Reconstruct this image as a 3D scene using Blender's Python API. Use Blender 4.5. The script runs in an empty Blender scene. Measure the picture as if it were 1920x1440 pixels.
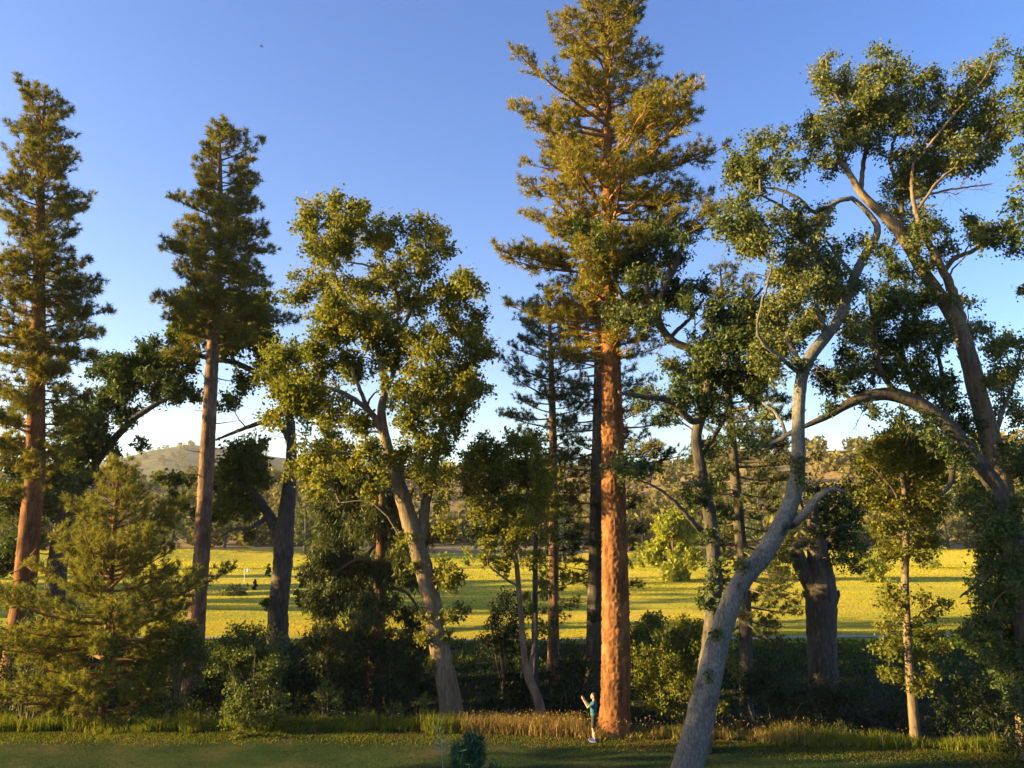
import bpy, math, random
import numpy as np
from mathutils import Vector

# ------------------------------------------------------------------ camera, sky, sun
sc = bpy.context.scene
COL = sc.collection
CAM_Z = 8.2
PITCH = math.radians(10.0)
FPX = 1480.0                      # focal length in pixels of a 1920 px wide frame
SUN_EL = math.radians(11.5)
SUN_BACK = math.radians(7.0)      # the sun stands left, a little behind the camera

cam = bpy.data.cameras.new('camera')
cam.sensor_width = 36.0
cam.lens = 36.0 * FPX / 1920.0
cam.clip_start = 0.1
cam.clip_end = 9000.0
camo = bpy.data.objects.new('camera', cam)
COL.objects.link(camo)
camo.location = (0, 0, CAM_Z)
camo.rotation_euler = (math.radians(90) + PITCH, 0, 0)
sc.camera = camo

world = bpy.data.worlds.new('World')
sc.world = world
world.use_nodes = True
wn, wl = world.node_tree.nodes, world.node_tree.links
wn.clear()
sky = wn.new('ShaderNodeTexSky')
sky.sky_type = 'NISHITA'
sky.sun_disc = False
sky.sun_elevation = SUN_EL
sky.sun_rotation = math.atan2(-math.cos(SUN_BACK), -math.sin(SUN_BACK))
sky.altitude = 300.0
sky.air_density = 1.0
sky.dust_density = 1.2
sky.ozone_density = 2.2
bg = wn.new('ShaderNodeBackground')
bg.inputs['Strength'].default_value = 0.076
wo = wn.new('ShaderNodeOutputWorld')
hsv = wn.new('ShaderNodeHueSaturation')
hsv.inputs['Saturation'].default_value = 1.28
hsv.inputs['Hue'].default_value = 0.518
wl.new(sky.outputs[0], hsv.inputs['Color'])
wl.new(hsv.outputs[0], bg.inputs['Color'])
wl.new(bg.outputs[0], wo.inputs['Surface'])

sl = bpy.data.lights.new('sun', 'SUN')
sl.energy = 5.0
sl.color = (1.0, 0.70, 0.25)
sl.angle = math.radians(0.55)
so = bpy.data.objects.new('sun', sl)
COL.objects.link(so)
SV = Vector((-math.cos(SUN_EL) * math.cos(SUN_BACK), -math.cos(SUN_EL) * math.sin(SUN_BACK), math.sin(SUN_EL)))
so.rotation_euler = SV.to_track_quat('Z', 'Y').to_euler()

vs = sc.view_settings
vs.view_transform = 'Standard'
vs.look = 'None'
vs.gamma = 1.0
vs.exposure = 2.35
cy = sc.cycles
cy.use_denoising = True
cy.max_bounces = 6
cy.diffuse_bounces = 3
cy.glossy_bounces = 2
cy.transmission_bounces = 3
cy.transparent_max_bounces = 4
cy.caustics_reflective = False
cy.caustics_refractive = False
cy.sample_clamp_indirect = 4.0

HAZE = 0.00010
rng = np.random.default_rng(7)
CP, SP = math.cos(PITCH), math.sin(PITCH)

def at(px, py, Y):
    """world point at depth Y (metres north of the camera) seen at photo pixel (px, py)"""
    u, v = (px - 960.0) / FPX, (720.0 - py) / FPX
    d = np.array([u, CP - v * SP, SP + v * CP])
    return np.array([0, 0, CAM_Z]) + d * (Y / d[1])

def mpp(py, Y):
    """metres per photo pixel at depth Y"""
    v = (720.0 - py) / FPX
    return Y / (CP - v * SP) / FPX

# ------------------------------------------------------------------ object helpers
def tag(o, label=None, cat=None, group=None, kind=None):
    if label: o['label'] = label
    if cat: o['category'] = cat
    if group: o['group'] = group
    if kind: o['kind'] = kind
    return o

def empty(name, loc, label, cat, group=None):
    o = bpy.data.objects.new(name, None)
    o.empty_display_size = 0.3
    COL.objects.link(o)
    o.location = [float(c) for c in loc]
    return tag(o, label, cat, group)

class MB:
    def __init__(s):
        s.v, s.q, s.t, s.n = [], [], [], 0
    def add(s, v, q=None, t=None):
        v = np.asarray(v, dtype=np.float64).reshape(-1, 3)
        if q is not None and len(q): s.q.append(np.asarray(q, dtype=np.int64).reshape(-1, 4) + s.n)
        if t is not None and len(t): s.t.append(np.asarray(t, dtype=np.int64).reshape(-1, 3) + s.n)
        s.v.append(v); s.n += len(v)
    def build(s, name, mat, parent=None, smooth=False, org=None):
        if org is None:
            org = np.array(parent.location) if parent is not None and parent.parent is None else np.zeros(3)
        V = np.concatenate(s.v) - np.asarray(org) if s.v else np.zeros((0, 3))
        Q = np.concatenate(s.q) if s.q else np.zeros((0, 4), int)
        T = np.concatenate(s.t) if s.t else np.zeros((0, 3), int)
        me = bpy.data.meshes.new(name)
        me.vertices.add(len(V)); me.vertices.foreach_set('co', V.astype(np.float32).ravel())
        nl = Q.size + T.size
        me.loops.add(nl)
        me.loops.foreach_set('vertex_index', np.concatenate([Q.ravel(), T.ravel()]).astype(np.int32))
        me.polygons.add(len(Q) + len(T))
        ls = np.concatenate([np.arange(len(Q)) * 4, Q.size + np.arange(len(T)) * 3]).astype(np.int32)
        me.polygons.foreach_set('loop_start', ls)
        if smooth: me.polygons.foreach_set('use_smooth', np.ones(len(ls), bool))
        me.update(calc_edges=True)
        if mat is not None: me.materials.append(mat)
        o = bpy.data.objects.new(name, me)
        COL.objects.link(o)
        if parent is not None: o.parent = parent
        return o

def unit(v):
    return v / np.maximum(np.linalg.norm(v, axis=-1, keepdims=True), 1e-9)

def runit(n):
    return unit(rng.normal(size=(n, 3)))

def spline(pts, step):
    """Catmull-Rom resample of rows (x, y, z, r)"""
    p = np.asarray(pts, float)
    if len(p) < 3:
        n = max(2, int(np.linalg.norm(p[-1, :3] - p[0, :3]) / step) + 1)
        t = np.linspace(0, 1, n)[:, None]
        return p[0] * (1 - t) + p[-1] * t
    e = np.vstack([2 * p[0] - p[1], p, 2 * p[-1] - p[-2]])
    out = []
    for i in range(len(p) - 1):
        a, b, c, d = e[i:i + 4]
        n = max(1, int(np.linalg.norm(c[:3] - b[:3]) / step))
        t = (np.arange(n) / n)[:, None]
        out.append(0.5 * (2 * b + (c - a) * t + (2 * a - 5 * b + 4 * c - d) * t ** 2 + (3 * b - a - 3 * c + d) * t ** 3))
    out.append(p[-1:])
    r = np.vstack(out)
    r[:, 3] = np.maximum(r[:, 3], 0.002)
    return r

def tube(mb, pts, sides=8, rough=0.0, disp=None, tip=True):
    """tapered tube through rows (x, y, z, r)"""
    p = np.asarray(pts, float)
    c, r = p[:, :3], p[:, 3]
    n = len(p)
    tg = unit(np.gradient(c, axis=0))
    ref = np.array([0.0, 1.0, 0.0]) if abs(tg[0][1]) < 0.9 else np.array([1.0, 0, 0])
    A = np.zeros((n, 3))
    a = ref
    for i in range(n):
        a = a - tg[i] * np.dot(a, tg[i]); a = a / (np.linalg.norm(a) + 1e-9); A[i] = a
    B = np.cross(tg, A)
    th = np.arange(sides) / sides * 2 * math.pi
    R = np.repeat(r[:, None], sides, 1)
    if disp is not None: R = R + disp(c, r, th)
    elif rough: R = R * (1 + rng.normal(0, rough, R.shape))
    V = c[:, None] + R[..., None] * (np.cos(th)[None, :, None] * A[:, None] + np.sin(th)[None, :, None] * B[:, None])
    i, j = np.meshgrid(np.arange(n - 1), np.arange(sides), indexing='ij')
    k = (j + 1) % sides
    q = np.stack([i * sides + j, i * sides + k, (i + 1) * sides + k, (i + 1) * sides + j], -1).reshape(-1, 4)
    V = np.vstack([V.reshape(-1, 3), c[-1:] + tg[-1:] * r[-1]])
    e = (n - 1) * sides
    t = np.stack([e + np.arange(sides), e + (np.arange(sides) + 1) % sides, np.full(sides, n * sides)], -1)
    mb.add(V, q, t)

# ------------------------------------------------------------------ materials
def new_mat(name):
    m = bpy.data.materials.new(name); m.use_nodes = True
    nt = m.node_tree; nt.nodes.clear()
    return m, nt.nodes, nt.links

def ramp(n, stops):
    r = n.new('ShaderNodeValToRGB')
    el = r.color_ramp.elements
    while len(el) < len(stops): el.new(0.5)
    for e, (p, c) in zip(el, stops):
        e.position = p; e.color = (*c, 1)
    return r

def noise(n, l, vec, scale, detail=4.0, rough=0.55):
    t = n.new('ShaderNodeTexNoise')
    t.inputs['Scale'].default_value = scale; t.inputs['Detail'].default_value = detail
    t.inputs['Roughness'].default_value = rough
    if vec is not None: l.new(vec, t.inputs['Vector'])
    return t

def leaf_mat(name, a, b, c, trans=0.32, gloss=0.018, patch=0.35, rnd=0.55):
    """a dark, b mid, c pale leaf colour, mixed leaf by leaf and in soft patches"""
    m, n, l = new_mat(name)
    geo = n.new('ShaderNodeNewGeometry'); tc = n.new('ShaderNodeTexCoord')
    nz = noise(n, l, tc.outputs['Object'], patch, 3.0)
    mx = n.new('ShaderNodeMath'); mx.operation = 'MULTIPLY_ADD'
    l.new(geo.outputs['Random Per Island'], mx.inputs[0]); mx.inputs[1].default_value = rnd
    sb = n.new('ShaderNodeMath'); sb.operation = 'MULTIPLY_ADD'
    l.new(nz.outputs['Fac'], sb.inputs[0]); sb.inputs[1].default_value = 1.5; sb.inputs[2].default_value = -0.55
    l.new(sb.outputs[0], mx.inputs[2])
    rp = ramp(n, [(0.0, a), (0.5, b), (1.0, c)])
    l.new(mx.outputs[0], rp.inputs['Fac'])
    df = n.new('ShaderNodeBsdfDiffuse'); tr = n.new('ShaderNodeBsdfTranslucent'); gl = n.new('ShaderNodeBsdfGlossy')
    gl.inputs['Roughness'].default_value = 0.6; gl.inputs['Color'].default_value = (1, 1, 1, 1)
    l.new(rp.outputs[0], df.inputs['Color'])
    br = n.new('ShaderNodeMixRGB'); br.blend_type = 'MULTIPLY'; br.inputs['Fac'].default_value = 1.0
    br.inputs['Color2'].default_value = (1.5, 1.45, 0.6, 1)
    l.new(rp.outputs[0], br.inputs['Color1']); l.new(br.outputs[0], tr.inputs['Color'])
    m1 = n.new('ShaderNodeMixShader'); m1.inputs[0].default_value = trans
    l.new(df.outputs[0], m1.inputs[1]); l.new(tr.outputs[0], m1.inputs[2])
    m2 = n.new('ShaderNodeMixShader'); m2.inputs[0].default_value = gloss
    l.new(m1.outputs[0], m2.inputs[1]); l.new(gl.outputs[0], m2.inputs[2])
    o = n.new('ShaderNodeOutputMaterial'); l.new(m2.outputs[0], o.inputs['Surface'])
    return m

def bark_mat(name, dark, mid, light, scale=6.0, stretch=0.28, bump=0.05, plates=False, moss=False):
    m, n, l = new_mat(name)
    tc = n.new('ShaderNodeTexCoord'); mp = n.new('ShaderNodeMapping')
    mp.inputs['Scale'].default_value = (1, 1, stretch)
    l.new(tc.outputs['Object'], mp.inputs['Vector'])
    nz = noise(n, l, mp.outputs[0], scale, 6.0, 0.65)
    big = noise(n, l, tc.outputs['Object'], 0.7, 3.0)
    ad = n.new('ShaderNodeMath'); ad.operation = 'MULTIPLY_ADD'
    l.new(big.outputs['Fac'], ad.inputs[0]); ad.inputs[1].default_value = 0.6; 
    s2 = n.new('ShaderNodeMath'); s2.operation = 'MULTIPLY_ADD'
    l.new(nz.outputs['Fac'], s2.inputs[0]); s2.inputs[1].default_value = 1.1; s2.inputs[2].default_value = -0.35
    l.new(s2.outputs[0], ad.inputs[2])
    rp = ramp(n, [(0.2, dark), (0.5, mid), (0.8, light)])
    l.new(ad.outputs[0], rp.inputs['Fac'])
    col = rp.outputs[0]
    h = nz.outputs['Fac']
    if plates:
        vo = n.new('ShaderNodeTexVoronoi'); vo.inputs['Scale'].default_value = 5.0
        l.new(mp.outputs[0], vo.inputs['Vector'])
        hs = n.new('ShaderNodeHueSaturation')
        mr = n.new('ShaderNodeMapRange'); mr.inputs['To Min'].default_value = 0.7; mr.inputs['To Max'].default_value = 1.3
        sp = n.new('ShaderNodeSeparateColor'); l.new(vo.outputs['Color'], sp.inputs[0])
        l.new(sp.outputs[0], mr.inputs['Value']); l.new(mr.outputs[0], hs.inputs['Value'])
        l.new(col, hs.inputs['Color']); col = hs.outputs[0]
    if moss:
        mz = noise(n, l, tc.outputs['Object'], 0.9, 6.0, 0.62)
        mr2 = n.new('ShaderNodeMapRange'); mr2.inputs['From Min'].default_value = 0.56; mr2.inputs['From Max'].default_value = 0.66
        l.new(mz.outputs['Fac'], mr2.inputs['Value'])
        mc = n.new('ShaderNodeMixRGB'); mc.inputs['Color2'].default_value = (.022, .026, .016, 1)
        l.new(mr2.outputs[0], mc.inputs['Fac']); l.new(col, mc.inputs['Color1']); col = mc.outputs[0]
    bp = n.new('ShaderNodeBump'); bp.inputs['Strength'].default_value = 0.9; bp.inputs['Distance'].default_value = bump
    l.new(h, bp.inputs['Height'])
    bs = n.new('ShaderNodeBsdfPrincipled'); bs.inputs['Roughness'].default_value = 0.9
    bs.inputs['Specular IOR Level'].default_value = 0.15
    l.new(col, bs.inputs['Base Color']); l.new(bp.outputs[0], bs.inputs['Normal'])
    o = n.new('ShaderNodeOutputMaterial'); l.new(bs.outputs[0], o.inputs['Surface'])
    return m

def ground_mat(name, cols, scale, fine, bump=0.05, sheen=0.0, tint=(1, .9, .3), stretch=(1, 1, 1), warp=None):
    m, n, l = new_mat(name)
    tc = n.new('ShaderNodeTexCoord'); mp = n.new('ShaderNodeMapping'); mp.inputs['Scale'].default_value = stretch
    l.new(tc.outputs['Object'], mp.inputs['Vector'])
    n1 = noise(n, l, mp.outputs[0], scale, 5.0, 0.6); n2 = noise(n, l, tc.outputs['Object'], fine, 6.0, 0.7)
    ad = n.new('ShaderNodeMath'); ad.operation = 'MULTIPLY_ADD'
    l.new(n1.outputs['Fac'], ad.inputs[0]); ad.inputs[1].default_value = 1.6
    s2 = n.new('ShaderNodeMath'); s2.operation = 'MULTIPLY_ADD'
    l.new(n2.outputs['Fac'], s2.inputs[0]); s2.inputs[1].default_value = 0.8; s2.inputs[2].default_value = -0.7
    l.new(s2.outputs[0], ad.inputs[2])
    rp = ramp(n, cols); l.new(ad.outputs[0], rp.inputs['Fac'])
    bp = n.new('ShaderNodeBump'); bp.inputs['Strength'].default_value = 1.0; bp.inputs['Distance'].default_value = bump
    l.new(n2.outputs['Fac'], bp.inputs['Height'])
    bs = n.new('ShaderNodeBsdfPrincipled'); bs.inputs['Roughness'].default_value = 0.95
    bs.inputs['Specular IOR Level'].default_value = 0.1
    bs.inputs['Sheen Weight'].default_value = sheen; bs.inputs['Sheen Roughness'].default_value = 0.6
    bs.inputs['Sheen Tint'].default_value = (*tint, 1)
    l.new(rp.outputs[0], bs.inputs['Base Color']); l.new(bp.outputs[0], bs.inputs['Normal'])
    o = n.new('ShaderNodeOutputMaterial'); l.new(bs.outputs[0], o.inputs['Surface'])
    return m

def plain_mat(name, col, rough=0.7, var=0.2, scale=20.0, bump=0.0, spec=0.3):
    m, n, l = new_mat(name)
    tc = n.new('ShaderNodeTexCoord'); nz = noise(n, l, tc.outputs['Object'], scale, 4.0)
    rp = ramp(n, [(0.3, tuple(c * (1 - var) for c in col)), (0.7, tuple(min(1, c * (1 + var)) for c in col))])
    l.new(nz.outputs['Fac'], rp.inputs['Fac'])
    bs = n.new('ShaderNodeBsdfPrincipled'); bs.inputs['Roughness'].default_value = rough
    bs.inputs['Specular IOR Level'].default_value = spec
    l.new(rp.outputs[0], bs.inputs['Base Color'])
    if bump:
        bp = n.new('ShaderNodeBump'); bp.inputs['Distance'].default_value = bump
        l.new(nz.outputs['Fac'], bp.inputs['Height']); l.new(bp.outputs[0], bs.inputs['Normal'])
    o = n.new('ShaderNodeOutputMaterial'); l.new(bs.outputs[0], o.inputs['Surface'])
    return m

M = {
 'oak':    leaf_mat('oak_leaf', (.035, .060, .012), (.085, .115, .020), (.170, .170, .030)),
 'oakdk':  leaf_mat('dark_oak_leaf', (.022, .042, .014), (.050, .080, .020), (.105, .125, .030), 0.25),
 'oakyl':  leaf_mat('yellow_oak_leaf', (.062, .085, .012), (.145, .155, .020), (.250, .210, .032), 0.45),
 'oakpl':  leaf_mat('pale_oak_leaf', (.045, .070, .022), (.100, .125, .035), (.220, .200, .070), 0.32),
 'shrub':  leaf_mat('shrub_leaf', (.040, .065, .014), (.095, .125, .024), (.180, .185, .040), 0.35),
 'shrubdk': leaf_mat('dark_shade_shrub_leaf', (.010, .020, .007), (.020, .036, .010), (.040, .058, .014), 0.25),  # the shade down in the creek is put into this darker leaf colour
 'willow': leaf_mat('willow_leaf', (.140, .170, .020), (.240, .260, .025), (.340, .320, .030), 0.4),
 'blue':   leaf_mat('blue_green_leaf', (.014, .050, .026), (.030, .085, .040), (.070, .140, .065), 0.2),
 'cedar':  leaf_mat('cedar_spray', (.022, .036, .012), (.050, .065, .018), (.110, .105, .030), 0.25),
 'pine':   leaf_mat('pine_needle', (.066, .084, .016), (.140, .138, .022), (.240, .190, .030), 0.32, 0.015, 0.25),
 'pineyl': leaf_mat('golden_pine_needle', (.080, .090, .016), (.185, .170, .024), (.300, .235, .032), 0.28, 0.015, 0.22),
 'pinedk': leaf_mat('dark_pine_needle', (.024, .038, .016), (.055, .070, .022), (.110, .110, .030), 0.22, 0.015, 0.3),
 'pineyg': leaf_mat('young_pine_needle', (.080, .100, .020), (.165, .175, .030), (.270, .235, .040), 0.3, 0.015, 0.4),
 'hillleaf': leaf_mat('hill_leaf', (.055, .062, .020), (.12, .11, .032), (.21, .165, .05), 0.2, 0.0, 0.02),
 'grass':  leaf_mat('grass_blade', (.060, .095, .014), (.130, .165, .022), (.240, .230, .035), 0.4, 0.0, 0.5),
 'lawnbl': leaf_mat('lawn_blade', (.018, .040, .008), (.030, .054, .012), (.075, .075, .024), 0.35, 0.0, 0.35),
 'straw':  leaf_mat('straw_blade', (.085, .075, .024), (.135, .110, .038), (.200, .150, .060), 0.3, 0.0, 0.5),
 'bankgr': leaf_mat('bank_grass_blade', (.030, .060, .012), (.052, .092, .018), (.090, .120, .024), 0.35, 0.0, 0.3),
 'dry':    leaf_mat('dry_grass_blade', (.160, .110, .045), (.270, .190, .075), (.380, .270, .120), 0.35, 0.0, 0.6),
 'meadow': leaf_mat('meadow_blade', (.18, .21, .006), (.38, .325, .007), (.55, .38, .014), 0.45, 0.0, 0.045, 0.25),
 'bpine':  bark_mat('pine_bark', (.060, .028, .015), (.165, .070, .029), (.285, .140, .060), 5.0, 0.35, 0.03, True),
 'bpine2': bark_mat('brown_pine_bark', (.070, .042, .030), (.160, .095, .062), (.270, .165, .105), 6.0, 0.3, 0.05, True),
 'boak':   bark_mat('oak_bark', (.065, .050, .036), (.155, .115, .078), (.260, .200, .140), 7.0, 0.25, 0.05),
 'boakdk': bark_mat('dark_oak_bark', (.030, .026, .024), (.075, .064, .055), (.140, .120, .100), 7.0, 0.25, 0.06),
 'bgrey':  bark_mat('grey_oak_bark', (.045, .042, .040), (.130, .122, .114), (.250, .236, .220), 20.0, 0.4, 0.03, False, True),
 'bred':   bark_mat('cedar_bark', (.060, .032, .022), (.130, .070, .045), (.210, .120, .080), 8.0, 0.12, 0.05),
 'twig':   bark_mat('twig_bark', (.060, .048, .038), (.120, .095, .072), (.200, .160, .120), 12.0, 1.0, 0.005),
 'twigor': bark_mat('ruddy_twig_bark', (.10, .05, .025), (.21, .105, .048), (.31, .17, .085), 12.0, 1.0, 0.005),
 'twigpale': bark_mat('pale_twig_bark', (.22, .21, .20), (.36, .35, .33), (.5, .48, .45), 12.0, 1.0, 0.004),
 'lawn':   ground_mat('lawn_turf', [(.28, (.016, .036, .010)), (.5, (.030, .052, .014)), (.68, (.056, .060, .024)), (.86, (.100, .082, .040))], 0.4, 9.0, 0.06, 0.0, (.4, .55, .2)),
 'bank':   ground_mat('shade_dark_bank_soil', [(.2, (.012, .015, .007)), (.5, (.020, .026, .010)), (.8, (.042, .038, .018))], 0.6, 5.0, 0.12),  # dark soil, darkened further so its colour carries the gully shade
 'field':  ground_mat('fairway_turf', [(.25, (.11, .15, .012)), (.5, (.24, .22, .014)), (.75, (.40, .27, .03))], 0.035, 2.2, 0.35, 0.3, (1.0, .85, .15), (1, 3.0, 1)),
 'hill':   ground_mat('dry_hill_grass', [(.25, (.12, .095, .036)), (.5, (.22, .16, .07)), (.75, (.32, .22, .10))], 0.012, 0.4, 1.0),
 'path':   plain_mat('path_gravel', (.24, .22, .18), 0.95, 0.25, 2.0),
 'mount':  ground_mat('mountain_chaparral', [(.25, (.05, .055, .03)), (.5, (.09, .085, .045)), (.8, (.15, .125, .07))], 0.02, 0.15, 2.0),
}

# ------------------------------------------------------------------ terrain
def sstep(a, b, x):
    t = np.clip((x - a) / (b - a), 0, 1); return t * t * (3 - 2 * t)

def edge_shift(x):
    return -0.16 * np.clip(np.asarray(x, float) + 1.0, 0, 22)

def wob(x, y, s, seed=0.0):
    return (np.sin(x * s + 1.3 + seed) * np.cos(y * s * 1.3 + 0.4 + seed) + 0.6 * np.sin(x * s * 2.1 - y * s * 1.7 + 2.0 + seed)
            + 0.35 * np.sin(x * s * 4.3 + y * s * 3.1 + seed * 2)) / 1.95

def px_az(px): return math.atan2((px - 960) / FPX, CP)
R1X = [(-900, 905), (0, 905), (270, 908), (480, 892), (900, 880), (1230, 872), (1400, 850), (1700, 850), (1920, 842), (2800, 850)]
R2X = [(-900, 930), (100, 912), (230, 885), (300, 868), (355, 856), (430, 862), (560, 875), (800, 905), (2800, 960)]
def elev(py): return math.tan(PITCH + math.atan((720 - py) / FPX))
A1 = np.array([px_az(p) for p, _ in R1X]); E1 = np.array([elev(q) for _, q in R1X])
A2 = np.array([px_az(p) for p, _ in R2X]); E2 = np.array([elev(q) for _, q in R2X])

def zground(x, y):
    x = np.asarray(x, float); y = np.asarray(y, float)
    s = y - edge_shift(x) * (1 - sstep(44, 56, y))
    z = 0.06 * wob(x, y, 0.35) * sstep(10, 20, y)
    gul = sstep(34.2, 39.0, s) * (1 - sstep(45.0, 55.5, s))
    z = z - (2.3 + 0.35 * wob(x, y, 0.22, 1.0)) * gul + 0.22 * wob(x, y, 1.1, 3.0) * gul
    f = sstep(56, 75, y)
    z = z + f * 0.35 * wob(x, y, 0.045, 2.0) * (1 - sstep(170, 220, y))
    r = np.hypot(x, np.maximum(y, 0)); az = np.arctan2(x, np.maximum(y, 1e-3))
    h1 = np.interp(az, A1, E1) * 470 + CAM_Z - 3.0
    h2 = np.interp(az, A2, E2) * 1500 + CAM_Z - 6.0
    up = sstep(185, 200, r) * 2.2 + sstep(215, 470, r) ** 1.25 * (h1 - 2.2) - sstep(480, 760, r) * h1 * 0.6
    up = up * (1 + 0.10 * wob(x, y, 0.016, 5.0) * sstep(230, 330, r))
    up2 = sstep(800, 1500, r) * h2 * (1 + 0.04 * wob(x, y, 0.008, 8.0)) - sstep(1520, 2400, r) * h2 * 0.7
    ahead = sstep(0, 60, y)
    return z + (np.maximum(up, 0) + np.maximum(up2, 0) * sstep(760, 900, r)) * ahead

def axis_steps(segs):
    out = []
    for a, b, st in segs:
        n = max(1, int(round((b - a) / st))); out += list(a + (b - a) * np.arange(n) / n)
    out.append(segs[-1][1]); return np.array(out)

XS = axis_steps([(-2600, -700, 90), (-700, -120, 14), (-120, -32, 2.5), (-32, 32, 0.6), (32, 120, 2.5), (120, 700, 14), (700, 2600, 90)])
def sheet(name, s0, s1, segs, mat):
    S = axis_steps(segs)
    X, SS = np.meshgrid(XS, S)
    w = sstep(12, 30, SS) * (1 - sstep(44, 56, SS))
    Y = SS + edge_shift(X) * w
    Z = zground(X, Y)
    V = np.stack([X, Y, Z], -1).reshape(-1, 3)
    ny, nx = X.shape
    i, j = np.meshgrid(np.arange(ny - 1), np.arange(nx - 1), indexing='ij')
    a = i * nx + j
    mb = MB(); mb.add(V, np.stack([a, a + 1, a + nx + 1, a + nx], -1).reshape(-1, 4))
    return tag(mb.build(name, mat, None, True), kind='structure')

sheet('lawn', 0, 0, [(-400, -40, 30), (-40, 10, 5), (10, 33.2, 0.6)], M['lawn'])
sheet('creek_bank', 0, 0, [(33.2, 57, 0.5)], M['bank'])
sheet('fairway', 0, 0, [(57, 120, 1.5), (120, 192, 3.0)], M['field'])
sheet('hills', 0, 0, [(192, 260, 4), (260, 800, 12)], M['hill'])
sheet('mountain', 0, 0, [(800, 2700, 50)], M['mount'])

def strip(name, pts, width, mat, lift):
    p = spline(np.array([[x, y, 0, 1] for x, y in pts]), 1.5)
    d = unit(np.gradient(p[:, :2], axis=0)); nrm = np.stack([-d[:, 1], d[:, 0]], -1)
    mb = MB(); V = []
    for k in (-1, -0.33, 0.33, 1):
        q = p[:, :2] + nrm * width / 2 * k
        V.append(np.column_stack([q, zground(q[:, 0], q[:, 1]) + lift]))
    V = np.stack(V, 1); n = len(p)
    i, j = np.meshgrid(np.arange(n - 1), np.arange(3), indexing='ij'); a = i * 4 + j
    mb.add(V.reshape(-1, 3), np.stack([a, a + 4, a + 5, a + 1], -1).reshape(-1, 4))
    return tag(mb.build(name, mat, None, True), kind='structure')
strip('path', [(-60, 61.5), (-30, 59.5), (-12, 58.6), (0, 58.2), (12, 58.8), (24, 60), (60, 63)], 1.0, M['path'], 0.05)

# ------------------------------------------------------------------ foliage
def leaves(mb, pos, size, ratio=0.6, up=0.35, droop=0.0, outward=None, tri=False):
    """rhombic leaves, slightly folded along the midrib"""
    n = len(pos)
    if n == 0: return
    a = runit(n)
    if outward is not None: a = a + outward
    a[:, 2] -= droop; a = unit(a)
    nn = runit(n); nn[:, 2] += up; nn = unit(nn)
    b = unit(np.cross(nn, a)); nn = np.cross(a, b)
    L = (size * rng.uniform(0.65, 1.3, n))[:, None]; W = L * ratio * 0.5
    if tri:
        v = np.stack([pos - a * L * 0.5 + b * W * .35, pos + a * L * 0.5, pos - b * W * 1.15 - a * L * .1], 1)
        mb.add(v.reshape(-1, 3), t=np.arange(n * 3).reshape(-1, 3)); return
    lift = nn * W * 0.45
    v = np.stack([pos - a * L * 0.5, pos + b * W + lift - a * L * 0.05, pos + a * L * 0.5, pos - b * W + lift - a * L * 0.05], 1)
    mb.add(v.reshape(-1, 3), np.arange(n * 4).reshape(-1, 4))

def needles(mb, c, d, k, length, width, spread=1.0):
    """k needles in a brush round each tip c with twig direction d"""
    n = len(c)
    if n == 0: return
    C = np.repeat(c, k, 0); D = np.repeat(d, k, 0)
    nd = unit(D * 0.75 + runit(n * k) * spread)
    L = (length * rng.uniform(0.7, 1.15, n * k))[:, None]
    b = unit(np.cross(nd, runit(n * k))) * (width / 2)
    s = C - D * rng.uniform(0, 0.16, n * k)[:, None]
    tipp = s + nd * L
    v = np.stack([s + nd * L * 0.1 - b, tipp, s + nd * L * 0.1 + b], 1)
    mb.add(v.reshape(-1, 3), t=np.arange(n * k * 3).reshape(-1, 3))

def grow(skel, attr, sag=0.06, reach=0.25):
    """connect every attractor to the nearest limb node or earlier twig; skel rows x,y,z,r,pathlength"""
    N = [skel[:, :3]]; plen = list(skel[:, 4]); rad = list(skel[:, 3])
    nodes = skel[:, :3].copy(); pl = skel[:, 4].copy()
    d0 = np.array([np.min(np.linalg.norm(nodes - a, axis=1)) for a in attr])
    order = np.argsort(d0)
    paths = []; owner = list([-1] * len(nodes))
    for k in order:
        a = attr[k]
        dist = np.linalg.norm(nodes - a, axis=1)
        low = np.maximum(0, nodes[:, 2] - a[2])
        i = int(np.argmin(dist + reach * pl + 0.35 * low))
        s = nodes[i]; L = dist[i]
        t = np.linspace(0, 1, 5)[:, None]
        mid = s + (a - s) * t
        bow = (runit(1)[0] * 0.10 + np.array([0, 0, 0.12])) * L
        mid = mid + bow * (4 * t * (1 - t)) + rng.normal(0, 0.03 * L, (5, 3)) * (t * (1 - t) * 4)
        paths.append((i, mid, owner[i]))
        nodes = np.vstack([nodes, mid[1:]]); pl = np.concatenate([pl, pl[i] + L * t[1:, 0]])
        owner += [len(paths) - 1] * 4
    cnt = np.ones(len(paths))
    for j in range(len(paths) - 1, -1, -1):
        o = paths[j][2]
        if o >= 0: cnt[o] += cnt[j]
    return paths, cnt, order

def to_world(rows, Y, bx=1.0):
    """rows (px, py, width_px[, dY]) -> x, y, z, r"""
    out = []
    for r in rows:
        dy = r[3] if len(r) > 3 else 0.0
        p = at(r[0], r[1], Y + dy)
        out.append([*p, r[2] * 0.5 * mpp(r[1], Y + dy) * bx])
    return np.array(out)

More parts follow.
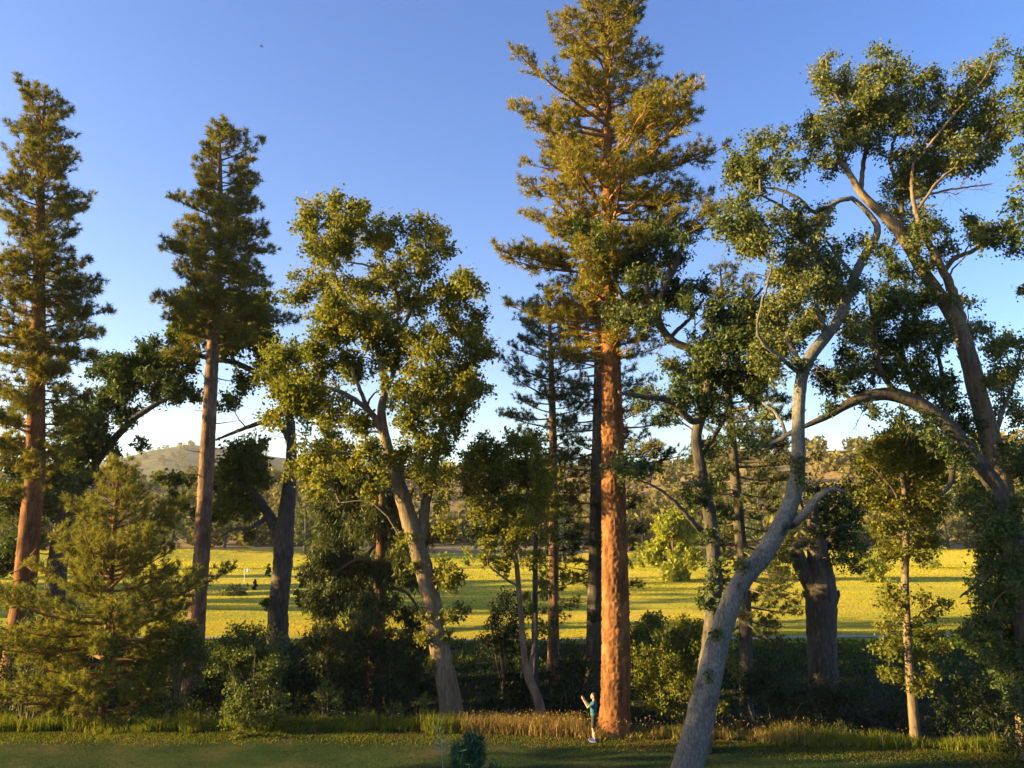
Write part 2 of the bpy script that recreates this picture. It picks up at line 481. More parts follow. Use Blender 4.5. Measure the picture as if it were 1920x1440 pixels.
def plate_disp(cw, ch, amp):
    def f(c, r, th):
        z = np.concatenate([[0], np.cumsum(np.linalg.norm(np.diff(c, axis=0), axis=1))])
        R0 = float(np.median(r)); nu = max(6, int(round(2 * math.pi * R0 / cw)))
        U = (th / (2 * math.pi) * nu)[None, :] + 0 * z[:, None]; Vv = (z / ch)[:, None] + 0 * th[None, :]
        U = U + 0.18 * np.sin(Vv * 2.3); iu, iv = np.floor(U).astype(int), np.floor(Vv).astype(int)
        f1 = np.full(U.shape, 9.0); f2 = np.full(U.shape, 9.0); idv = np.zeros(U.shape)
        for du in (-1, 0, 1):
            for dv in (-1, 0, 1):
                cu, cv = iu + du, iv + dv
                h = np.sin((cu % nu) * 127.1 + cv * 311.7) * 43758.5453; jx = h - np.floor(h)
                h2 = np.sin((cu % nu) * 269.5 + cv * 183.3) * 43758.5453; jy = h2 - np.floor(h2)
                d = np.hypot(cu + 0.15 + 0.7 * jx - U, cv + 0.15 + 0.7 * jy - Vv)
                nf2 = np.where(d < f1, f1, np.minimum(f2, d)); idv = np.where(d < f1, jx, idv); f1 = np.minimum(f1, d); f2 = nf2
        e = np.clip((f2 - f1) / 0.30, 0, 1); e = e * e * (3 - 2 * e)
        sc_ = np.clip(r / R0, 0.2, 1.3)[:, None]
        return amp * sc_ * (e - 0.6 + 0.35 * (idv - 0.5)) + amp * 0.25 * rng.normal(0, 1, U.shape) * sc_
    return f

def ridge_disp(k, amp):
    def f(c, r, th):
        z = c[:, 2:3]; x = th[None, :]
        d = np.sin(x * k + 2.2 * np.sin(z * 1.3) + 0.8 * np.sin(x * 2 + z * 3)) * 0.5 + 0.5 * np.sin(x * 3 + z * 0.9) 
        return r[:, None] * amp * d + r[:, None] * amp * 0.5 * rng.normal(0, 1, d.shape)
    return f

def flare(rows, f=1.5, h=1.2):
    p = rows.copy(); z0 = p[0, 2]
    k = np.clip(1 - (p[:, 2] - z0) / h, 0, 1) ** 2
    p[:, 3] *= 1 + (f - 1) * k
    return p

def sink(rows):
    """carry the foot of a trunk down into the ground"""
    p = rows[0].copy(); g = float(zground(p[0], p[1]))
    d = rows[1, :3] - rows[0, :3]; d = d / max(abs(d[2]), 1e-3)
    z = g - 0.35
    if p[2] > z + 0.05:
        q = p.copy(); q[:3] = p[:3] - d * (p[2] - z)
        g2 = float(zground(q[0], q[1])); q[2] = min(q[2], g2 - 0.3)
        return np.vstack([q, rows])
    return rows

def broadleaf(name, label, cat, Y, trunk, limbs, clusters, leaf, bark, twig, dr=2.0, dens=9.0, lpc=60, ls=0.13, rc=0.42,
              ratio=0.6, droop=0.1, bare=(), group=None, sides=14, rough=0.0, stubs=(), crown_name='crown', twigs_from=0.25,
              world=False, fl=1.45, up=0.35, fill=0.6, tri=False):
    if world: tr = np.array(trunk, float); conv = None
    else: tr = to_world(trunk, Y)
    tr = sink(tr)
    base = tr[0, :3].copy(); g = float(zground(base[0], base[1])); 
    bl = base.copy(); bl[2] = g
    root = empty(name, bl, label, cat, group)
    ts = flare(spline(tr, 0.16), fl)
    mb = MB(); tube(mb, ts, sides, disp=ridge_disp(5, 0.05)); mb.build('trunk', bark, root, True)
    pl = np.concatenate([[0], np.cumsum(np.linalg.norm(np.diff(ts[:, :3], axis=0), axis=1))])
    k0 = int(len(ts) * twigs_from)
    skel = [np.column_stack([ts, pl])[k0::3]]
    for lm in list(limbs) + [('stub', s) for s in stubs]:
        nm = 'limb'
        if isinstance(lm, tuple) and lm[0] == 'stub': lm = lm[1]; nm = 'stub'
        lw = np.array(lm, float) if world else to_world(lm, Y)
        j = int(np.argmin(np.linalg.norm(ts[:, :3] - lw[0, :3], axis=1)))
        allsk = np.vstack(skel); jj = int(np.argmin(np.linalg.norm(allsk[:, :3] - lw[0, :3], axis=1)))
        if np.linalg.norm(allsk[jj, :3] - lw[0, :3]) < np.linalg.norm(ts[j, :3] - lw[0, :3]):
            st, sp_ = allsk[jj, :3], allsk[jj, 4]
        else: st, sp_ = ts[j, :3], pl[j]
        lw = np.vstack([[*st, lw[0, 3]], lw]) if np.linalg.norm(st - lw[0, :3]) > 0.05 else lw
        ls_ = spline(lw, 0.14)
        ls_[1:-1, :3] += rng.normal(0, 0.012, (len(ls_) - 2, 3))
        mb = MB(); tube(mb, ls_, 9, disp=ridge_disp(4, 0.06)); mb.build(nm, bark, root, True)
        q = np.concatenate([[0], np.cumsum(np.linalg.norm(np.diff(ls_[:, :3], axis=0), axis=1))]) + sp_
        if nm == 'limb': skel.append(np.column_stack([ls_, q])[2::2])
    skel = np.vstack(skel)
    clusters = list(clusters)
    if not world and fill > 0:
        base_c = [c for c in clusters if len(c) < 4]
        for _ in range(int(len(base_c) * fill)):
            c1 = base_c[rng.integers(len(base_c))]
            near = [c for c in base_c if 4 < math.hypot(c[0] - c1[0], c[1] - c1[1]) < 80]
            if near:
                c2 = near[rng.integers(len(near))]; f = rng.uniform(.3, .7)
                clusters.append((c1[0] * f + c2[0] * (1 - f), c1[1] * f + c2[1] * (1 - f), .85 * min(c1[2], c2[2])))
    A, leafy, spread = [], [], []
    for ci, cl in enumerate(list(clusters) + list(bare)):
        isb = ci >= len(clusters)
        if world: c, r = np.array(cl[:3], float), cl[3]
        else:
            dy = cl[3] if len(cl) > 3 else rng.uniform(-dr, dr)
            c = at(cl[0], cl[1], Y + dy); r = cl[2] * mpp(cl[1], Y + dy)
        n = max(4, int(round(dens * r * r * rng.uniform(0.8, 1.2)))) if not isb else max(3, int(9 * r * r))
        p = c + runit(n) * (r * rng.uniform(0, 1, (n, 1)) ** 0.45) * np.array([1, 1.25, 0.92])
        A.append(p); leafy += [not isb] * n; spread += [min(rc, 0.55 * r + 0.12)] * n
    A = np.vstack(A); leafy = np.array(leafy); spread = np.array(spread)
    paths, cnt, order = grow(skel, A)
    tw = MB(); lp, lo, cl_c = [], [], []
    for (i, mid, ow), c, k in zip(paths, cnt, order):
        r0 = min(0.008 + 0.0085 * math.sqrt(c), 0.11); r1 = 0.005 + 0.004 * min(3, math.sqrt(c) - 1)
        if i < len(skel): r0 = min(r0, skel[i, 3] * 0.75 + 0.006)
        rr = np.linspace(r0, r1, 5)
        tube(tw, np.column_stack([mid, rr])[::2], 4) if c < 4 else tube(tw, np.column_stack([mid, rr]), 5)
        d = unit(mid[-1] - mid[-2]); s = spread[k]
        ends = []
        for _ in range(4):
            e = mid[-1] + (d * 0.4 + runit(1)[0] * 0.9) * s * (1.0 if leafy[k] else 1.7)
            st = mid[3] * 0.5 + mid[4] * 0.5
            tube(tw, np.array([[*st, 0.006], [*e, 0.003]]), 3)
            ends.append((st, e))
        if leafy[k]:
            n = int(lpc * (s / rc) ** 2 * rng.uniform(0.6, 1.3)) + 4
            n1 = int(n * .38)
            off = rng.normal(0, 0.55 * s, (n1, 3))
            lp.append(mid[-1] + d * s * 0.2 + off); lo.append(unit(off) * 0.5)
            n2 = n - n1; w_ = rng.integers(0, 4, n2); t = rng.uniform(0.25, 1.15, n2)[:, None]
            E0 = np.array([q[0] for q in ends])[w_]; E1_ = np.array([q[1] for q in ends])[w_]
            lp.append(E0 * (1 - t) + E1_ * t + rng.normal(0, 0.17 * s + .02, (n2, 3))); lo.append(unit(E1_ - E0) * .7)
            m = max(2, n // 7); t = rng.uniform(0.35, 1, m)[:, None]
            seg = mid[2] * (1 - t) + mid[4] * t
            lp.append(seg + rng.normal(0, 0.12, (m, 3))); lo.append(np.zeros((m, 3)))
    tag(tw.build('twigs', twig, root, False), kind='stuff')
    lm_ = MB()
    if lp:
        leaves(lm_, np.vstack(lp), ls, ratio, up, droop, np.vstack(lo), tri)
        tag(lm_.build(crown_name, leaf, root, False), kind='stuff')
    return root

def pine(name, label, Y, trunk, prof, leaf, bark, twig, nb=80, tk=20, nlen=0.2, nw=0.016, dens=1.0, rise=(0.55, -0.05), curve=0.18,
         plates=None, dead=0, dead_range=(0.15, 0.4), group=None, sides=16, sub=1.0, fl=1.35, spread=1.0, step=0.16, extra=(), umin=0.18):
    """trunk rows px,py,w ; prof rows py,left_px,right_px (top first); branches grow between prof[0] and prof[-1]"""
    tr = sink(to_world(trunk, Y))
    b = tr[0, :3].copy(); b[2] = float(zground(b[0], b[1]))
    root = empty(name, b, label, 'tree', group)
    ts = flare(spline(tr, step), fl, 1.6)
    mb = MB(); tube(mb, ts, sides, disp=plates or ridge_disp(5, 0.04)); mb.build('trunk', bark, root, True)
    pr = np.array(prof, float)
    tz = ts[:, 2]
    def zpy(py): 
        xs = np.interp(py, [t[1] for t in trunk][::-1], [t[0] for t in trunk][::-1]); return at(xs, py, Y)[2]
    pz = np.array([zpy(p) for p in pr[:, 0]]); mpx = np.array([mpp(p, Y) for p in pr[:, 0]])
    tx = np.interp(pz, tz, ts[:, 0])
    L_ = np.array([(tx[i] - at(pr[i, 1], pr[i, 0], Y)[0]) for i in range(len(pr))])
    R_ = np.array([(at(pr[i, 2], pr[i, 0], Y)[0] - tx[i]) for i in range(len(pr))])
    z1, z0 = pz[0], pz[-1]
    o = np.argsort(pz); pz, L_, R_ = pz[o], L_[o], R_[o]
    tc, td = [], []
    phi = rng.uniform(0, 6.28)
    specs = []
    for k in range(nb):
        f = ((k + rng.uniform(0, 1)) / nb) ** 0.9
        z = z0 + (z1 - z0) * f
        phi += 2.399 + rng.normal(0, 0.5)
        specs.append((z, phi, f, False, None))
    for k in range(dead):
        f = rng.uniform(*dead_range); zz = tr[0, 2] + (z1 - tr[0, 2]) * f
        specs.append((zz, rng.uniform(0, 6.28), f, True, None))
    for (px, py, ex, ey, dy) in extra:
        specs.append((at(px, py, Y)[2], 0, 0.3, False, at(ex, ey, Y + dy)))
    for (z, ph, f, isdead, target) in specs:
        p0 = np.array([np.interp(z, tz, ts[:, i]) for i in range(3)]); p0[2] = z
        rt = float(np.interp(z, tz, ts[:, 3]))
        l, r = float(np.interp(z, pz, L_)), float(np.interp(z, pz, R_))
        w = (1 + math.cos(ph)) / 2
        ln = (w * r + (1 - w) * l)
        zt = z + 0.7 * ln * math.tan(max(0, rise[1] + (rise[0] - rise[1]) * f ** 1.4))
        ln = min(ln, w * float(np.interp(zt, pz, R_)) + (1 - w) * float(np.interp(zt, pz, L_)) + .25)
        ln *= rng.uniform(0.72, 1.12) * (1 + .22 * math.sin(z * 1.9 + 2 * ph + Y) + .10 * math.sin(z * 4.3 - ph))
        if isdead: ln = rng.uniform(0.5, 2.4)
        ln = max(ln, 0.25)
        el = rise[1] + (rise[0] - rise[1]) * f ** 1.4 + rng.normal(0, 0.13)
        if isdead: el = rng.normal(-0.1, 0.25)
        h = np.array([math.cos(ph), math.sin(ph), 0])
        if target is not None:
            v = target - p0; ln = np.linalg.norm(v[:2]); h = np.array([*(v[:2] / ln), 0]); el = math.atan2(v[2], ln)
        n = max(5, int(ln / 0.35) + 3)
        t = np.linspace(0, 1, n)
        side = np.array([-h[1], h[0], 0])
        up = math.tan(el) * t * ln * 0.8 + curve * ln * (t ** 2 - 0.55 * t)
        wig = np.cumsum(rng.normal(0, 0.03 * ln / n ** 0.5, n)) * (t > 0)
        pts = p0 + h * (t * ln)[:, None] + side * wig[:, None] + np.array([0, 0, 1]) * up[:, None]
        br = min(0.018 + 0.016 * ln, rt * 0.55 + 0.01)
        rr = np.linspace(br, 0.008, n)
        bm = MB(); tube(bm, np.column_stack([pts, rr]), 5)
        dirs = unit(np.gradient(pts, axis=0))
        if isdead:
            for _ in range(int(ln * 2.5)):
                q = rng.integers(n // 3, n); e = pts[q] + (dirs[q] + runit(1)[0] * 0.9) * rng.uniform(0.15, 0.5)
                tube(bm, np.array([[*pts[q], 0.008], [*e, 0.004]]), 3)
        else:
            ns = max(3, int(ln * 5.2 * sub))
            for s in range(ns):
                u = rng.uniform(umin, 1.0) ** 0.8
                q = u * (n - 1); i0 = min(int(q), n - 2); fr = q - i0
                s0 = pts[i0] * (1 - fr) + pts[i0 + 1] * fr; dd = dirs[i0]
                sl_ = (0.35 + 0.36 * ln * (1.05 - u) * rng.uniform(0.5, 1.2)); sl_ = min(sl_, 1.6)
                sg = 1 if s % 2 else -1
                sd = unit(dd * 0.75 + side * sg * rng.uniform(0.2, 1.0) + np.array([0, 0, rng.normal(0.38, 0.42)]))
                m = 3; tt = np.linspace(0, 1, m)[:, None]
                sp_ = s0 + sd * sl_ * tt + np.array([0, 0, 0.16]) * sl_ * tt ** 2
                tube(bm, np.column_stack([sp_, np.linspace(0.014, 0.006, m)]), 3)
                nt = max(1, int(sl_ / 0.26 * dens + rng.uniform(0, 0.8)))
                uu = 1 - (np.arange(nt) + rng.uniform(0, 0.6, nt)) / max(nt, 1) * 0.75
                c = s0 + sd * sl_ * uu[:, None] + np.array([0, 0, 0.16]) * sl_ * uu[:, None] ** 2
                c = c + rng.normal(0, 0.05, c.shape)
                dv = unit(sd + np.array([0, 0, 0.35]) + runit(nt) * 0.4)
                tc.append(c); td.append(dv)
            tc.append(pts[-1:]); td.append(dirs[-1:])
        bm.build('branch', twig, root, True)
    top = ts[-1, :3]
    tc.append(top[None] + rng.normal(0, 0.12, (6, 3))); td.append(unit(np.array([[0, 0, 1.0]]) + runit(6) * 0.3))
    nm = MB(); needles(nm, np.vstack(tc), np.vstack(td), tk, nlen, nw, spread)
    tag(nm.build('crown', leaf, root, False), kind='stuff')
    return root

#@@TREES
# ------------------------------------------------------------------ the trees, left to right
pine('pine_tree', 'tall pine with irregular spired top and lit trunk sliver behind the young pine', 44,
     [(12, 1325, 42), (40, 1150, 40), (55, 1000, 37), (65, 900, 34), (68, 760, 30), (72, 600, 24), (75, 400, 16), (80, 260, 9), (85, 172, 3)],
     [(172, 70, 100), (215, 35, 128), (250, 10, 128), (300, 40, 140), (350, 5, 150), (420, -15, 158), (480, -25, 160), (540, -50, 185), (600, -40, 190),
      (650, -40, 180), (720, -40, 185), (800, -30, 170), (880, -20, 140), (930, 0, 110)],
     M['pine'], M['bpine'], M['twigor'], nb=150, tk=24, nlen=0.34, nw=0.044, dens=0.65, dead=10, dead_range=(0.2, 0.36), sub=1.5, extra=[(76, 290, 102, 172, .5), (76, 330, 45, 205, -.5), (76, 380, 8, 255, 0), (78, 330, 132, 238, -.8), (76, 300, 60, 180, 1), (70, 640, 192, 640, -1), (70, 560, 188, 540, 1)], umin=0.04)




pine('pine_tree', 'tall narrow-crowned pine with long bare dark trunk and dense pointed top', 48,
     [(363, 1245, 36), (372, 1120, 31), (380, 1000, 29), (388, 860, 27), (398, 680, 23), (405, 560, 19), (412, 420, 13), (412, 300, 7), (410, 236, 3)],
     [(236, 400, 422), (262, 388, 458), (300, 385, 470), (350, 352, 492), (400, 350, 490), (440, 322, 503), (480, 318, 505), (530, 298, 520), (580, 305, 518),
      (620, 300, 515), (660, 320, 500)],
     M['pine'], M['bpine2'], M['twig'], nb=125, tk=24, nlen=0.34, nw=0.046, dens=0.65, dead=14, dead_range=(0.33, 0.55), sub=1.5, umin=0.08)



broadleaf('oak_tree', 'dark oak with long bare limb rising right behind the tall spired pine', 'tree', 52,
     [(95, 1215, 40), (105, 1080, 36), (120, 980, 30), (140, 920, 24)],
     [[(150, 905, 18), (190, 855, 15), (240, 795, 12, -1), (290, 760, 9, -1), (340, 735, 6, -1)], [(140, 910, 16), (160, 830, 12, 1), (190, 770, 9, 2), (215, 720, 5, 2)],
      [(125, 950, 14), (180, 925, 9, -1), (220, 905, 6, -1), (255, 890, 4, -1)]],
     [(200, 700, 32), (235, 720, 30), (270, 690, 28), (190, 750, 32), (230, 770, 25), (290, 730, 25), (320, 720, 22), (345, 740, 18), (170, 800, 35), (150, 850, 35),
      (130, 780, 30), (215, 690, 22), (120, 880, 35), (160, 900, 28), (205, 830, 16), (255, 830, 14), (230, 890, 14), (80, 930, 35), (130, 950, 30), (60, 1000, 30), (280, 655, 20), (20, 940, 40), (10, 1040, 40), (30, 860, 35)],
     M['oakdk'], M['boakdk'], M['twig'], dr=2.2, dens=11, lpc=90, ls=0.33, rc=0.6, tri=1, fill=0.9)


broadleaf('oak_tree', 'dark-trunked oak on the far creek bank whose leafy crown surrounds the bare-trunked pine', 'tree', 55,
     [(520, 1215, 42), (522, 1150, 37), (528, 1080, 36), (532, 1010, 36), (540, 940, 28), (546, 860, 20), (545, 790, 16)],
     [[(522, 1000, 24), (502, 962, 18), (480, 930, 14, -1), (450, 900, 9, -1), (425, 880, 5, -2)], [(545, 800, 15), (530, 740, 13), (490, 705, 12), (440, 680, 11), (392, 672, 10), (345, 655, 8), (305, 665, 6), (275, 690, 4)],
      [(545, 830, 11), (510, 775, 9), (494, 790, 9), (450, 806, 7), (405, 825, 4)], [(440, 682, 8), (430, 640, 7, 1), (455, 600, 5, 1)], [(375, 665, 7), (365, 620, 6), (355, 585, 4)],
      [(500, 970, 10), (470, 990, 8, -1), (440, 992, 5, -1), (415, 1005, 3, -1)]],
     [(360, 570, 30), (345, 605, 30), (385, 600, 26), (330, 640, 26), (460, 575, 28), (480, 605, 30), (440, 610, 28), (490, 650, 30), (430, 650, 28), (300, 680, 26), (265, 690, 20),
      (340, 680, 26), (500, 560, 16), (510, 690, 26), (460, 720, 24), (420, 760, 18), (370, 740, 16), (330, 720, 18), (450, 840, 26), (430, 880, 30), (470, 880, 28), (430, 930, 28), (490, 900, 24), (410, 900, 20), (480, 840, 20),
      (420, 960, 24), (460, 950, 20), (350, 900, 12), (300, 895, 12), (325, 930, 14), (390, 975, 14), (310, 980, 18), (560, 1120, 12, -1), (580, 1130, 12, -1), (500, 1130, 8, -1), (470, 1000, 12), (545, 760, 22)],
     M['oak'], M['boakdk'], M['twig'], dr=2.5, dens=12, lpc=95, ls=0.28, rc=0.6, fill=0.9)


broadleaf('oak_tree', 'large leafy oak with slanting brown trunk and bright yellow-green crown', 'tree', 35.6,
     [(848, 1345, 44), (838, 1280, 41), (825, 1215, 38), (812, 1140, 36), (795, 1070, 34), (772, 990, 32), (752, 920, 27), (735, 870, 22), (722, 820, 19), (715, 770, 16), (722, 730, 14), (712, 670, 12), (698, 610, 10), (682, 572, 7), (655, 558, 4)],
     [[(790, 1010, 22), (796, 960, 20, .3), (806, 900, 17, .6), (818, 850, 14, .8), (832, 790, 11, 1), (850, 735, 8, 1.2), (860, 690, 5, 1.2)],
      [(718, 815, 14), (700, 780, 12, -.4), (682, 762, 10, -.8), (640, 735, 8, -1), (600, 725, 6, -1.2), (555, 722, 4, -1.2)],
      [(690, 765, 9, -.5), (670, 720, 7, -1), (660, 690, 4, -1.3)],
      [(722, 740, 10), (740, 690, 9, .5), (752, 640, 8, .8), (745, 600, 7, 1), (748, 560, 6, 1), (725, 520, 5, .6), (690, 498, 4, .2), (640, 490, 3, 0)],
      [(738, 540, 5, 1), (712, 480, 4, 1), (695, 445, 3, 1)], [(745, 640, 7, .9), (780, 560, 6, 1.6), (800, 500, 4, 1.8), (815, 460, 3, 2)],
      [(800, 930, 8, .3), (780, 900, 6, -.5), (760, 895, 4, -1)], [(830, 800, 8, 1), (800, 760, 6, .4), (775, 730, 4, 0)],
      [(735, 870, 10), (700, 850, 8, -1.2), (650, 850, 6, -1.8), (600, 850, 4, -2)]],
     [(590, 400, 30), (568, 425, 20), (640, 395, 34), (690, 430, 38), (640, 450, 42), (600, 480, 32), (730, 440, 32), (800, 440, 36), (835, 455, 22), (780, 490, 42), (720, 510, 42),
      (660, 530, 42), (585, 540, 36), (555, 560, 20), (880, 530, 27), (840, 560, 42), (770, 570, 42), (700, 600, 42), (630, 600, 46), (590, 640, 42), (540, 660, 36), (515, 700, 28),
      (600, 700, 46), (670, 690, 42), (740, 660, 42), (810, 640, 46), (870, 610, 38), (895, 650, 30), (860, 690, 42), (800, 710, 42), (740, 730, 30), (560, 740, 42), (520, 780, 26),
      (620, 770, 42), (680, 790, 32), (780, 780, 38), (850, 760, 40), (890, 730, 26), (830, 830, 32), (770, 850, 32), (600, 830, 42), (570, 870, 32), (640, 860, 36), (690, 850, 28),
      (740, 880, 22), (800, 890, 30), (840, 880, 22), (590, 910, 22), (830, 930, 22), (840, 1000, 22, -.3), (842, 1080, 30, -.2), (850, 1150, 22, -.2), (838, 1190, 17, -.2), (800, 1150, 13, -.4),
      (790, 1195, 12, -.4), (760, 1010, 15, -.3), (700, 920, 20), (775, 1060, 12, -.4), (845, 1240, 10, .3), (810, 1245, 10, -.4)],
     M['oakyl'], M['boak'], M['twig'], dr=3.0, dens=18, lpc=95, ls=0.17, rc=0.42, bare=[(690, 940, 25), (620, 930, 22)], fill=0.5)


broadleaf('cedar_tree', 'dark drooping cedar with red-brown trunk filling the gap behind the slanting oak trunk', 'tree', 43,
     [(700, 1330, 34), (706, 1220, 30), (712, 1120, 26), (716, 1020, 21), (718, 920, 14), (720, 860, 6)],
     [[(714, 1060, 8), (670, 1050, 6, -1), (620, 1080, 4, -1.5)], [(714, 1100, 8), (760, 1110, 6, -1), (790, 1150, 4, -1)], [(712, 1160, 8), (660, 1180, 6, -1), (615, 1220, 4, -1.5)]],
     [(660, 930, 40), (610, 950, 30), (740, 940, 35), (690, 980, 40), (630, 1010, 40), (770, 1010, 35), (600, 1060, 28), (660, 1080, 40), (740, 1070, 40), (790, 1090, 25), (620, 1130, 38), (690, 1140, 40), (760, 1150, 38),
      (610, 1200, 35), (660, 1210, 42), (730, 1220, 42), (780, 1220, 30), (620, 1270, 40), (690, 1280, 45), (750, 1285, 40), (590, 1120, 14), (800, 1290, 25), (590, 1290, 30), (640, 890, 25), (700, 890, 25)],
     M['cedar'], M['bred'], M['twig'], dr=2.6, dens=14, lpc=105, ls=0.32, rc=0.45, ratio=0.3, droop=1.0, up=0.0, tri=1)


broadleaf('slender_tree', 'slender crooked tree with forked pale trunk leaning out of the creek beside the golden grass', 'tree', 36,
     [(1018, 1352, 20), (1008, 1310, 18), (992, 1272, 16), (984, 1240, 13), (980, 1190, 11), (974, 1120, 10), (966, 1040, 9), (950, 970, 7), (925, 935, 5), (900, 915, 3)],
     [[(995, 1275, 11), (996, 1240, 8, .5), (1003, 1200, 6, .8), (1003, 1150, 4, 1)], [(966, 1040, 6), (985, 960, 5, .4), (990, 900, 4, .6), (985, 850, 3, .6)], [(972, 1100, 5), (940, 1080, 4, -.5), (915, 1060, 3, -.7)]],
     [(900, 880, 30), (930, 860, 28), (960, 840, 25), (985, 820, 26), (880, 920, 25), (920, 930, 30), (960, 940, 30), (990, 900, 28), (1000, 960, 25), (930, 990, 25), (970, 1010, 22), (900, 960, 20), (1010, 870, 22),
      (880, 860, 22), (905, 840, 22), (945, 890, 26), (890, 900, 24), (1020, 900, 18), (970, 870, 24), (930, 900, 24), (940, 1060, 14), (1015, 930, 20), (900, 1000, 14), (915, 1055, 10), (1000, 1050, 14)],
     M['oakyl'], M['boak'], M['twig'], dr=1.4, dens=20, lpc=72, ls=0.165, rc=0.36)

broadleaf('slender_tree', 'slim dark-stemmed tree with sparse yellow-lit leaves left of the thin dark pine', 'tree', 46,
     [(1002, 1250, 13), (1003, 1150, 11), (1004, 1050, 9), (1006, 960, 7), (1010, 890, 4), (1012, 850, 2)],
     [[(1005, 990, 4), (1030, 940, 3, .5), (1050, 910, 2, .8)], [(1005, 1000, 4), (985, 960, 3, -.5), (970, 930, 2, -.8)]],
     [(1012, 860, 20), (1035, 890, 20), (1005, 900, 22), (985, 930, 20), (1030, 930, 22), (1055, 910, 14), (1010, 960, 20), (1040, 970, 16), (985, 985, 16), (1020, 1010, 14), (1000, 1060, 12), (1025, 1110, 12), (985, 1120, 10), (1020, 1180, 14), (1060, 1080, 10)],
     M['oakyl'], M['boakdk'], M['twig'], dr=1.2, dens=9, lpc=46, ls=0.18, rc=0.42)

pine('pine_tree', 'thin dark pine standing between the slender crooked tree and the great orange-barked pine', 50,
     [(1037, 1265, 24), (1038, 1150, 20), (1038, 1000, 18), (1037, 850, 15), (1034, 700, 11), (1030, 600, 6), (1028, 540, 3)],
     [(545, 1000, 1050), (600, 960, 1080), (650, 935, 1095), (700, 930, 1100), (760, 940, 1105), (820, 960, 1100), (880, 965, 1100), (960, 990, 1090), (1080, 1000, 1080), (1180, 1005, 1075)],
     M['pinedk'], M['bpine2'], M['twig'], nb=110, tk=20, nlen=0.27, nw=0.036, dens=0.75, rise=(0.4, -0.15), dead=24, dead_range=(0.25, 0.8), sub=1.3)

pine('pine_tree', 'dark pine trunk half hidden right behind the great orange-barked pine', 49,
     [(1112, 1275, 30), (1114, 1150, 27), (1117, 1000, 25), (1120, 850, 22), (1122, 720, 18), (1122, 620, 12), (1120, 520, 4)],
     [(540, 1080, 1160), (640, 1040, 1210), (720, 1030, 1260), (800, 1030, 1280), (880, 1040, 1270), (960, 1060, 1240), (1050, 1070, 1190), (1150, 1070, 1170)],
     M['pinedk'], M['boakdk'], M['twig'], nb=85, tk=20, nlen=0.27, nw=0.036, dens=0.7, rise=(0.3, -0.15), dead=26, dead_range=(0.25, 0.75), sub=1.2)

pine('pine_tree', 'great pine with thick orange plated bark and golden crown, tallest of all', 33.4,
     [(1152, 1370, 54), (1154, 1290, 54), (1155, 1200, 52), (1153, 1080, 48), (1151, 960, 45), (1149, 850, 42), (1147, 740, 37), (1145, 620, 32), (1143, 500, 27), (1140, 330, 19), (1138, 180, 13), (1136, 40, 8), (1134, -60, 4)],
     [(-60, 1120, 1150), (-20, 1085, 1195), (30, 1055, 1235), (70, 1028, 1258), (120, 1045, 1235), (170, 1030, 1215), (215, 985, 1290), (260, 972, 1350), (310, 982, 1345), (360, 1000, 1325), (420, 985, 1330),
      (470, 955, 1325), (530, 945, 1300), (590, 965, 1260), (640, 985, 1215), (680, 1010, 1190)],
     M['pineyl'], M['bpine'], M['twigor'], nb=185, tk=22, nlen=0.27, nw=0.036, dens=0.75, rise=(0.5, -0.02), plates=plate_disp(0.12, 0.34, 0.031), dead=22, dead_range=(0.42, 0.62),
     sides=64, fl=1.5, step=0.06,
     extra=[(1148, 795, 1200, 770, -.5), (1148, 800, 1250, 800, 1), (1150, 850, 1230, 850, -1)], sub=1.35, umin=0.16)



